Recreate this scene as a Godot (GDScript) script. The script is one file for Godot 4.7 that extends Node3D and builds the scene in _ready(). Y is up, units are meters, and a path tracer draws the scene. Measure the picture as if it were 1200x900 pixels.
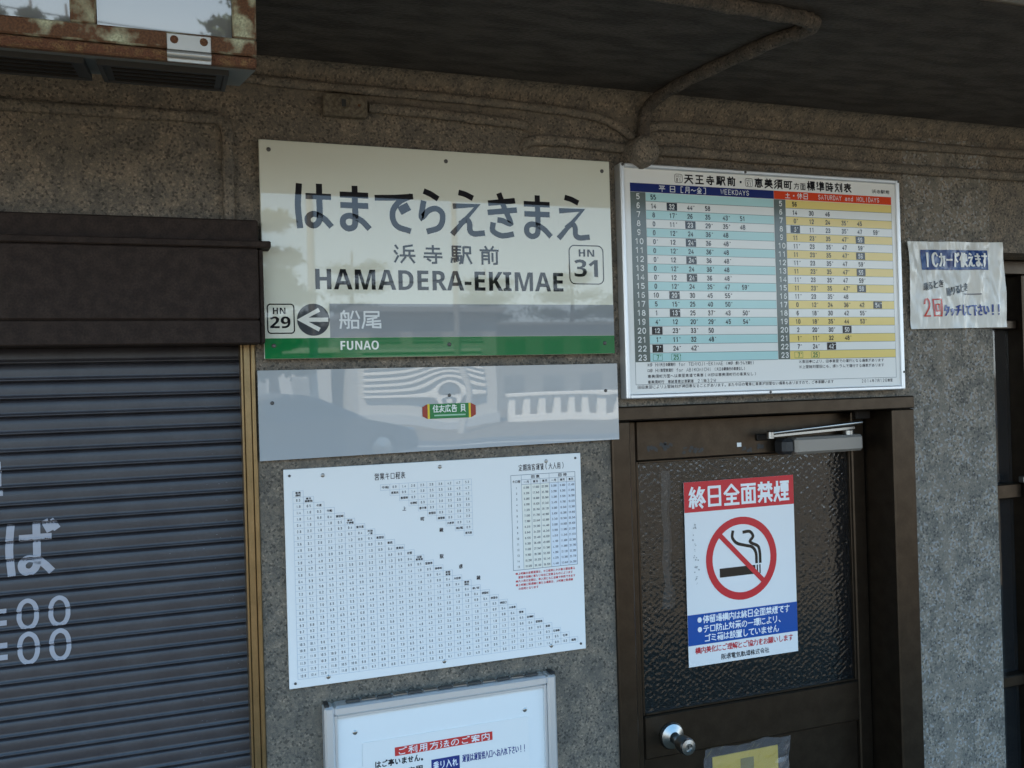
extends Node3D
# A tram stop's wall: name board, timetable, fare table, door and shutter under a low concrete canopy.
# The origin lies at the camera's height above the paving; the wall's face is the plane z = 0 and x runs along it.
const GROUND := -1.5
var M := {}
var rng := RandomNumberGenerator.new()


func _ready() -> void:
	rng.seed = 20140712
	var cam := Camera3D.new()
	cam.name = "camera"
	cam.position = Vector3(0, 0, 1.75)
	cam.rotation_degrees = Vector3(0.215, -19.99, -1.67)
	cam.fov = 46.27
	cam.near = 0.02
	cam.far = 600.0
	add_child(cam)
	var sky := ProceduralSkyMaterial.new()
	sky.sky_top_color = Color(0.38, 0.59, 0.77)
	sky.sky_horizon_color = Color(0.96, 1.0, 1.0)
	sky.sky_curve = 0.12
	sky.ground_horizon_color = Color(0.62, 0.62, 0.6)
	sky.ground_bottom_color = Color(0.3, 0.29, 0.27)
	sky.sun_angle_max = 8.0
	var env := Environment.new()
	env.background_mode = Environment.BG_SKY
	env.sky = Sky.new()
	env.sky.sky_material = sky
	env.background_energy_multiplier = 1.0
	env.tonemap_mode = Environment.TONE_MAPPER_LINEAR
	env.tonemap_exposure = 4.1
	env.sdfgi_enabled = true
	env.ssao_enabled = true
	env.ssil_enabled = true
	var we := WorldEnvironment.new()
	we.name = "environment"
	we.environment = env
	add_child(we)
	var sun := DirectionalLight3D.new()
	sun.name = "sun"
	sun.light_energy = 1.2
	sun.light_color = Color(1.0, 0.95, 0.86)
	sun.light_angular_distance = 0.5
	sun.shadow_enabled = true
	sun.look_at_from_position(Vector3.ZERO, Vector3(0.35, -0.85, 0.5))   # it stands behind the building
	add_child(sun)
	make_materials()
	build_ground()
	build_station()
	build_door()
	build_side_entrance()
	build_shutter()
	build_conduits()
	build_name_board()
	build_timetable()
	build_fare_table()
	build_acrylic()
	build_notice_case()
	build_poster()
	build_card_notice()
	build_lightbox()
	build_street()


# ---------------------------------------------------------------- mesh tools
class MB:
	var v := PackedVector3Array()
	var n := PackedVector3Array()
	var c := PackedColorArray()

	func tri(a: Vector3, b: Vector3, d: Vector3, nrm: Vector3, col := Color.WHITE) -> void:
		if (b - a).cross(d - a).dot(nrm) > 0.0:
			var t := b
			b = d
			d = t
		v.append(a)
		v.append(b)
		v.append(d)
		for i in 3:
			n.append(nrm)
			c.append(col)

	func tri3(a: Vector3, b: Vector3, d: Vector3, na: Vector3, nb: Vector3, nd: Vector3, col := Color.WHITE) -> void:
		var flip := (b - a).cross(d - a).dot(na + nb + nd) > 0.0
		v.append(a)
		n.append(na)
		v.append(d if flip else b)
		n.append(nd if flip else nb)
		v.append(b if flip else d)
		n.append(nb if flip else nd)
		for i in 3:
			c.append(col)

	func quad(a: Vector3, b: Vector3, d: Vector3, e: Vector3, nrm: Vector3, col := Color.WHITE) -> void:
		tri(a, b, d, nrm, col)
		tri(a, d, e, nrm, col)

	func flat(a: Vector3, b: Vector3, d: Vector3, away: Vector3, col := Color.WHITE) -> void:
		var nn := (b - a).cross(d - a).normalized()
		if nn.dot((a + b + d) / 3.0 - away) < 0.0:
			nn = -nn
		tri(a, b, d, nn, col)

	# a box with chamfered edges
	func box(lo: Vector3, hi: Vector3, b := 0.0, col := Color.WHITE) -> void:
		var mid := (lo + hi) * 0.5
		var h := (hi - lo) * 0.5
		b = minf(b, minf(h.x, minf(h.y, h.z)) * 0.9)
		var P := func(s: Vector3, axis: int) -> Vector3:
			var q := Vector3(s.x * (h.x - b), s.y * (h.y - b), s.z * (h.z - b))
			q[axis] = s[axis] * h[axis]
			return mid + q
		for axis in 3:
			var u := (axis + 1) % 3
			var w := (axis + 2) % 3
			for s in [-1.0, 1.0]:
				var q := []
				for k in [[-1.0, -1.0], [1.0, -1.0], [1.0, 1.0], [-1.0, 1.0]]:
					var sg := Vector3.ZERO
					sg[axis] = s
					sg[u] = k[0]
					sg[w] = k[1]
					q.append(P.call(sg, axis))
				flat(q[0], q[1], q[2], mid, col)
				flat(q[0], q[2], q[3], mid, col)
			if b > 0.0:
				for su in [-1.0, 1.0]:
					for sw in [-1.0, 1.0]:
						var a := Vector3.ZERO
						a[axis] = -1.0
						a[u] = su
						a[w] = sw
						var z := a
						z[axis] = 1.0
						var q0: Vector3 = P.call(a, u)
						var q1: Vector3 = P.call(a, w)
						var q2: Vector3 = P.call(z, w)
						var q3: Vector3 = P.call(z, u)
						flat(q0, q1, q2, mid, col)
						flat(q0, q2, q3, mid, col)
		if b > 0.0:
			for sx in [-1.0, 1.0]:
				for sy in [-1.0, 1.0]:
					for sz in [-1.0, 1.0]:
						var s := Vector3(sx, sy, sz)
						flat(P.call(s, 0), P.call(s, 1), P.call(s, 2), mid, col)

	# any hexahedron: p[0..3] one end, p[4..7] the other in the same order
	func hexa(p: Array, col := Color.WHITE) -> void:
		var mid := Vector3.ZERO
		for q in p:
			mid += q / 8.0
		for f in [[0, 1, 2, 3], [4, 5, 6, 7], [0, 1, 5, 4], [1, 2, 6, 5], [2, 3, 7, 6], [3, 0, 4, 7]]:
			flat(p[f[0]], p[f[1]], p[f[2]], mid, col)
			flat(p[f[0]], p[f[2]], p[f[3]], mid, col)

	# a round bar through points; radii may differ; closed ends
	func tube(pts: Array, radii: Array, sides := 10, squash := Vector3.ONE, col := Color.WHITE) -> void:
		var rings := []
		var norms := []
		var up := Vector3.UP
		for i in pts.size():
			var d: Vector3 = (pts[mini(i + 1, pts.size() - 1)] - pts[maxi(i - 1, 0)]).normalized()
			if absf(d.dot(up)) > 0.95:
				up = Vector3.BACK if absf(d.z) < 0.9 else Vector3.RIGHT
			var x := d.cross(up).normalized()
			var y := x.cross(d).normalized()
			up = y
			var ring := []
			var nr := []
			for k in sides + 1:
				var a := TAU * k / sides
				var o := x * cos(a) + y * sin(a)
				ring.append(pts[i] + o * squash * float(radii[i] if radii.size() > 1 else radii[0]))
				nr.append(o)
			rings.append(ring)
			norms.append(nr)
		for i in pts.size() - 1:
			for k in sides:
				tri3(rings[i][k], rings[i][k + 1], rings[i + 1][k + 1], norms[i][k], norms[i][k + 1], norms[i + 1][k + 1], col)
				tri3(rings[i][k], rings[i + 1][k + 1], rings[i + 1][k], norms[i][k], norms[i + 1][k + 1], norms[i + 1][k], col)
		for e in [0, pts.size() - 1]:
			var out: Vector3 = (pts[0] - pts[1]).normalized() if e == 0 else (pts[-1] - pts[-2]).normalized()
			for k in sides:
				tri(pts[e], rings[e][k], rings[e][k + 1], out, col)

	# a turned shape: profile of (radius, height) along dir from base
	func lathe(base: Vector3, dir: Vector3, prof: Array, sides := 20, col := Color.WHITE) -> void:
		dir = dir.normalized()
		var x := dir.cross(Vector3.UP if absf(dir.y) < 0.9 else Vector3.RIGHT).normalized()
		var y := dir.cross(x)
		for i in prof.size() - 1:
			var a: Vector2 = prof[i]
			var b: Vector2 = prof[i + 1]
			var t := (b - a)
			if t.length() < 1e-7:
				continue
			var s := Vector2(t.y, -t.x).normalized()
			for k in sides:
				var u := TAU * k / sides
				var w := TAU * (k + 1) / sides
				var ou := x * cos(u) + y * sin(u)
				var ow := x * cos(w) + y * sin(w)
				var nu := ou * s.x + dir * s.y
				var nw := ow * s.x + dir * s.y
				var p0 := base + ou * a.x + dir * a.y
				var p1 := base + ow * a.x + dir * a.y
				var p2 := base + ow * b.x + dir * b.y
				var p3 := base + ou * b.x + dir * b.y
				if a.x > 1e-6:
					tri3(p0, p1, p2, nu, nw, nw, col)
				if b.x > 1e-6:
					tri3(p0, p2, p3, nu, nw, nu, col)

	# a flat outline in x, y given depth from z0 to z1
	func prism(poly: PackedVector2Array, z0: float, z1: float, col := Color.WHITE) -> void:
		var idx := Geometry2D.triangulate_polygon(poly)
		for i in range(0, idx.size(), 3):
			for z in [z0, z1]:
				var q := []
				for k in 3:
					q.append(Vector3(poly[idx[i + k]].x, poly[idx[i + k]].y, z))
				tri(q[0], q[1], q[2], Vector3(0, 0, signf(z - (z0 + z1) * 0.5)), col)
		var sgn := -1.0 if Geometry2D.is_polygon_clockwise(poly) else 1.0
		for i in poly.size():
			var a := poly[i]
			var b := poly[(i + 1) % poly.size()]
			var d := (b - a).normalized() * sgn
			quad(Vector3(a.x, a.y, z0), Vector3(b.x, b.y, z0), Vector3(b.x, b.y, z1), Vector3(a.x, a.y, z1), Vector3(d.y, -d.x, 0), col)

	func mesh() -> ArrayMesh:
		var m := ArrayMesh.new()
		if v.is_empty():
			return m
		var a := []
		a.resize(Mesh.ARRAY_MAX)
		a[Mesh.ARRAY_VERTEX] = v
		a[Mesh.ARRAY_NORMAL] = n
		a[Mesh.ARRAY_COLOR] = c
		m.add_surface_from_arrays(Mesh.PRIMITIVE_TRIANGLES, a)
		return m


func part(called: String, mb: MB, m: Material, parent: Node3D) -> MeshInstance3D:
	return inst(called, mb.mesh(), m, parent)


func inst(called: String, mesh: Mesh, m: Material, parent: Node3D) -> MeshInstance3D:
	var o := MeshInstance3D.new()
	o.name = called
	o.mesh = mesh
	o.material_override = m
	parent.add_child(o, true)
	return o


func thing(called: String, label: String, category: String, at := Vector3.ZERO, group := "") -> Node3D:
	var o := Node3D.new()
	o.name = called
	add_child(o, true)
	o.position = at
	o.set_meta("label", label)
	o.set_meta("category", category)
	if group:
		o.set_meta("group", group)
	return o


func setting(called: String, mb: MB, m: Material) -> MeshInstance3D:
	var o := part(called, mb, m, self)
	o.set_meta("kind", "structure")
	return o


func lin(r: int, g: int, b: int) -> Color:
	return Color8(r, g, b).srgb_to_linear()


func mat(called: String, lin_col: Color, rough := 0.8, metal := 0.0, spec := 0.5) -> StandardMaterial3D:
	var m := StandardMaterial3D.new()
	m.resource_name = called
	m.albedo_color = lin_col.linear_to_srgb()
	m.roughness = rough
	m.metallic = metal
	m.metallic_specular = spec
	return m


func noise_image(size: int, freq: float, seed_n: int, kind := FastNoiseLite.TYPE_SIMPLEX_SMOOTH, oct := 3) -> Image:
	var f := FastNoiseLite.new()
	f.noise_type = kind
	f.seed = seed_n
	f.frequency = freq
	f.fractal_octaves = oct
	if kind == FastNoiseLite.TYPE_CELLULAR:
		f.cellular_return_type = FastNoiseLite.RETURN_CELL_VALUE
		f.fractal_type = FastNoiseLite.FRACTAL_NONE
	return f.get_seamless_image(size, size, false, false, 0.12, true)


func to_tex(size: int, data: PackedByteArray) -> ImageTexture:
	return ImageTexture.create_from_image(Image.create_from_data(size, size, false, Image.FORMAT_RGB8, data))


func triplanar(m: StandardMaterial3D, tile: float) -> void:
	m.uv1_triplanar = true
	m.uv1_world_triplanar = true
	m.uv1_scale = Vector3.ONE / tile
	m.uv1_triplanar_sharpness = 4.0
# ---------------------------------------------------------------- materials
func roughcast(size: int, base: Vector3, flakes: bool, seed_n: int) -> Array:
	var grain := noise_image(size, 0.105, seed_n, FastNoiseLite.TYPE_CELLULAR).get_data()
	var fine := noise_image(size, 0.16, seed_n + 1, FastNoiseLite.TYPE_SIMPLEX_SMOOTH, 2).get_data()
	var lump := noise_image(size, 0.05, seed_n + 2, FastNoiseLite.TYPE_SIMPLEX_SMOOTH, 2).get_data()
	var cloud := noise_image(size, 0.006, seed_n + 3).get_data()
	var chip := noise_image(size, 0.040, seed_n + 4, FastNoiseLite.TYPE_SIMPLEX_SMOOTH, 1).get_data()
	var col := PackedByteArray()
	var hgt := PackedByteArray()
	col.resize(size * size * 3)
	hgt.resize(size * size * 3)
	for i in size * size:
		var g := grain[i] / 255.0
		var f := fine[i] / 255.0
		var l := lump[i] / 255.0
		var w := cloud[i] / 255.0
		var k := 0.46 + 0.60 * f + (g - 0.5) * 0.34
		if g > 0.9:
			k += 0.22
		elif g < 0.12:
			k *= 0.66
		k *= 0.70 + 0.60 * w
		var warm := 1.0 + (w - 0.5) * 0.10 + (g - 0.5) * 0.06
		var h := 0.45 * f + 0.35 * l + 0.2 * g
		var r := base.x * k * warm
		var gg := base.y * k
		var b := base.z * k / warm
		if flakes and chip[i] / 255.0 + (w - 0.5) * 0.35 > 0.765:   # worn scabs where the pale coat shows
			var t := 0.55 + 0.45 * f
			r = 0.34 * t
			gg = 0.335 * t
			b = 0.32 * t
			h += 0.12
		var c := Color(r, gg, b).linear_to_srgb()
		col[i * 3] = clampi(int(c.r * 255.0), 0, 255)
		col[i * 3 + 1] = clampi(int(c.g * 255.0), 0, 255)
		col[i * 3 + 2] = clampi(int(c.b * 255.0), 0, 255)
		var hh := clampi(int(h * 255.0), 0, 255)
		hgt[i * 3] = hh
		hgt[i * 3 + 1] = hh
		hgt[i * 3 + 2] = hh
	return [to_tex(size, col), to_tex(size, hgt)]


# two colours mixed by noise: amount of the second grows with bias
func blotched(size: int, a: Vector3, b: Vector3, freq: float, bias: float, sharp: float, seed_n: int, speck := 0.25, stretch := 1) -> Array:
	var big := noise_image(size, freq, seed_n, FastNoiseLite.TYPE_SIMPLEX_SMOOTH, 5).get_data()
	var fine := noise_image(size, 0.12, seed_n + 1, FastNoiseLite.TYPE_SIMPLEX_SMOOTH, 3).get_data()
	var col := PackedByteArray()
	var hgt := PackedByteArray()
	col.resize(size * size * 3)
	hgt.resize(size * size * 3)
	for y in size:
		for x in size:
			var i := y * size + x
			var j := (y * stretch % size) * size + x
			var f := fine[j] / 255.0
			var t := clampf((big[j] / 255.0 - 0.5 + bias) * sharp + 0.5 + (f - 0.5) * 0.5, 0.0, 1.0)
			var k := 1.0 + (f - 0.5) * 2.0 * speck
			var q := a.lerp(b, t) * k
			var c := Color(q.x, q.y, q.z).linear_to_srgb()
			col[i * 3] = clampi(int(c.r * 255.0), 0, 255)
			col[i * 3 + 1] = clampi(int(c.g * 255.0), 0, 255)
			col[i * 3 + 2] = clampi(int(c.b * 255.0), 0, 255)
			var hh := clampi(int((0.6 * f + 0.4 * t) * 255.0), 0, 255)
			hgt[i * 3] = hh
			hgt[i * 3 + 1] = hh
			hgt[i * 3 + 2] = hh
	return [to_tex(size, col), to_tex(size, hgt)]


func textured(called: String, tex: Array, tile: float, rough: float, relief: float, metal := 0.0) -> StandardMaterial3D:
	var m := mat(called, Color.WHITE, rough, metal)
	m.albedo_texture = tex[0]
	if relief > 0.0:
		m.heightmap_enabled = true
		m.heightmap_texture = tex[1]
		m.heightmap_scale = relief
	triplanar(m, tile)
	return m


func ink(called: String, rough: float) -> StandardMaterial3D:
	var m := mat(called, Color.WHITE, rough)
	m.vertex_color_use_as_albedo = true
	return m


func make_materials() -> void:
	M.wall = textured("roughcast", roughcast(1024, Vector3(0.205, 0.174, 0.137), false, 11), 0.40, 0.95, 0.22)
	M.pillar = textured("worn_roughcast", roughcast(1024, Vector3(0.240, 0.212, 0.172), true, 41), 0.5, 0.95, 0.22)
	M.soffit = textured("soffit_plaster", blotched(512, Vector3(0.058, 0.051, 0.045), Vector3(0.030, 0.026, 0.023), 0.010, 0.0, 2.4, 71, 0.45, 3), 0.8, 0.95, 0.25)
	M.conduit = textured("conduit_roughcast", roughcast(512, Vector3(0.115, 0.096, 0.078), false, 51), 0.16, 0.95, 0.2)
	M.eave = textured("eave_concrete", blotched(512, Vector3(0.36, 0.35, 0.33), Vector3(0.25, 0.24, 0.22), 0.01, 0.0, 2.0, 75, 0.2), 1.2, 0.9, 0.1)
	M.paving = textured("paving", blotched(512, Vector3(0.155, 0.118, 0.074), Vector3(0.105, 0.080, 0.052), 0.01, 0.0, 2.0, 81, 0.25), 2.0, 0.9, 0.2)
	M.asphalt = textured("asphalt", blotched(512, Vector3(0.075, 0.075, 0.078), Vector3(0.05, 0.05, 0.052), 0.01, 0.0, 2.0, 85, 0.5), 2.0, 0.9, 0.2)
	M.bronze = textured("bronze_anodised", blotched(512, Vector3(0.064, 0.048, 0.034), Vector3(0.050, 0.037, 0.026), 0.02, 0.0, 1.6, 91, 0.14, 1), 0.5, 0.34, 0.0, 0.85)
	M.bronze_dark = mat("bronze_dark", Color(0.014, 0.011, 0.009), 0.6, 0.0, 0.3)
	M.rail = textured("gold_rail", blotched(512, Vector3(0.30, 0.21, 0.105), Vector3(0.24, 0.17, 0.085), 0.012, 0.0, 2.0, 95, 0.12, 1), 0.4, 0.32, 0.0, 0.85)
	M.housing = textured("housing_paint", blotched(512, Vector3(0.034, 0.023, 0.018), Vector3(0.023, 0.015, 0.012), 0.02, 0.0, 2.0, 101, 0.40), 0.3, 0.72, 0.05)
	M.housing.metallic_specular = 0.32
	M.slat = textured("slat_paint", blotched(512, Vector3(0.040, 0.038, 0.043), Vector3(0.031, 0.029, 0.034), 0.012, 0.0, 2.2, 105, 0.16), 0.6, 0.34, 0.0)
	M.rust = textured("rusty_paint", blotched(512, Vector3(0.37, 0.38, 0.26), Vector3(0.105, 0.046, 0.020), 0.010, 0.10, 3.2, 111, 0.5), 0.23, 0.8, 0.10)
	M.rust_deep = textured("deep_rust", blotched(512, Vector3(0.105, 0.042, 0.020), Vector3(0.17, 0.095, 0.04), 0.02, -0.1, 2.5, 115, 0.5), 0.2, 0.9, 0.15)
	M.box_under = mat("box_paint", Color(0.15, 0.155, 0.145), 0.7)
	M.vent = mat("vent_dark", Color(0.03, 0.03, 0.03), 0.7)
	M.rust_box = textured("old_box_paint", blotched(512, Vector3(0.17, 0.145, 0.105), Vector3(0.10, 0.08, 0.058), 0.02, 0.0, 3.0, 121, 0.4), 0.12, 0.85, 0.1)
	M.enamel = mat("glossy_cream", Color(0.68, 0.68, 0.575), 0.02, 0.0, 0.6)
	M.enamel_ink = ink("sign_ink", 0.02)
	M.enamel_ink.metallic_specular = 0.52
	M.board = mat("board_white", Color(0.80, 0.81, 0.80), 0.12)
	M.board_ink = ink("board_ink", 0.16)
	M.print_white = mat("timetable_sheet", Color(0.78, 0.78, 0.75), 0.10)
	M.print_ink = ink("timetable_ink", 0.12)
	M.poster = mat("poster_sheet", Color(0.80, 0.80, 0.79), 0.22)
	M.poster_ink = ink("poster_ink", 0.25)
	M.paper = mat("plain_paper", Color(0.78, 0.78, 0.76), 0.5)
	M.paper_ink = ink("paper_ink", 0.5)
	M.film = mat("laminated_paper", Color(0.66, 0.66, 0.62), 0.16)
	M.film_ink = ink("laminated_ink", 0.18)
	M.acrylic = mat("milky_acrylic", Color(0.40, 0.425, 0.44), 0.015)
	M.acrylic.metallic_specular = 0.7
	M.acrylic.clearcoat_enabled = true
	M.acrylic.clearcoat = 1.0
	M.acrylic.clearcoat_roughness = 0.01
	M.steel = mat("bright_steel", Color(0.40, 0.40, 0.39), 0.30, 1.0)
	M.aluminium = mat("aluminium", Color(0.74, 0.75, 0.76), 0.38, 0.7)
	M.hinge = mat("dull_zinc", Color(0.42, 0.42, 0.40), 0.4, 0.6)
	M.screw = mat("screw_head", Color(0.10, 0.095, 0.09), 0.45, 0.6)
	M.closer = mat("closer_paint", Color(0.25, 0.225, 0.195), 0.42, 0.2)
	M.black = mat("black_plastic", Color(0.02, 0.02, 0.021), 0.5)
	M.scuff = mat("scuffed_paint", Color(0.16, 0.165, 0.18), 0.6)
	M.smudge = mat("smudge", Color(0.36, 0.36, 0.36), 0.5)
	M.olive_print = mat("olive_print", Color(0.20, 0.15, 0.03), 0.6)
	M.pale_render = mat("pale_render", Color(0.42, 0.41, 0.39), 0.8)
	M.dun_render = mat("dun_render", Color(0.20, 0.195, 0.185), 0.8)
	M.inside = mat("dim_plaster", Color(0.12, 0.11, 0.10), 0.9)
	M.cloth = mat("hanging_cloth", Color(0.75, 0.77, 0.77), 0.9)
	M.shutter_ink = mat("white_vinyl", Color(0.36, 0.36, 0.40), 0.5)
	M.sleeve = mat("clear_sleeve", Color(0.7, 0.7, 0.75), 0.12)
	M.sleeve.transparency = BaseMaterial3D.TRANSPARENCY_ALPHA
	M.sleeve.albedo_color.a = 0.10
	M.yellow_card = mat("yellow_card", Color(0.50, 0.34, 0.03), 0.6)
	var gl := mat("figured_glass", Color(0.012, 0.013, 0.014), 0.06, 0.0, 0.6)
	gl.transparency = BaseMaterial3D.TRANSPARENCY_ALPHA
	gl.albedo_color.a = 0.50
	M.figured = gl
	M.pane = mat("clear_pane", Color(0.03, 0.032, 0.034), 0.02, 0.0, 0.7)
	M.pane.transparency = BaseMaterial3D.TRANSPARENCY_ALPHA
	M.pane.albedo_color.a = 0.35
	M.case_pane = mat("backed_pane", Color(0.16, 0.165, 0.17), 0.02, 0.0, 0.7)
	M.case_pane.clearcoat_enabled = true
	M.case_pane.clearcoat = 1.0
	M.case_pane.clearcoat_roughness = 0.02
	M.leaf = mat("pine_needles", Color(0.060, 0.085, 0.030), 0.7)
	M.leaf_dark = mat("dark_needles", Color(0.035, 0.055, 0.025), 0.7)
	M.bark = mat("bark", Color(0.13, 0.09, 0.065), 0.9)
	M.white_paint = mat("white_render", Color(0.72, 0.70, 0.66), 0.7)
	M.grey_paint = mat("grey_render", Color(0.36, 0.37, 0.38), 0.7)
	M.car = mat("dark_car_paint", Color(0.030, 0.034, 0.042), 0.15)
	M.car.clearcoat_enabled = true
	M.car.clearcoat = 1.0
	M.tyre = mat("tyre", Color(0.02, 0.02, 0.02), 0.8)
	M.concrete_pole = mat("pole_concrete", Color(0.38, 0.37, 0.35), 0.85)


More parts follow.
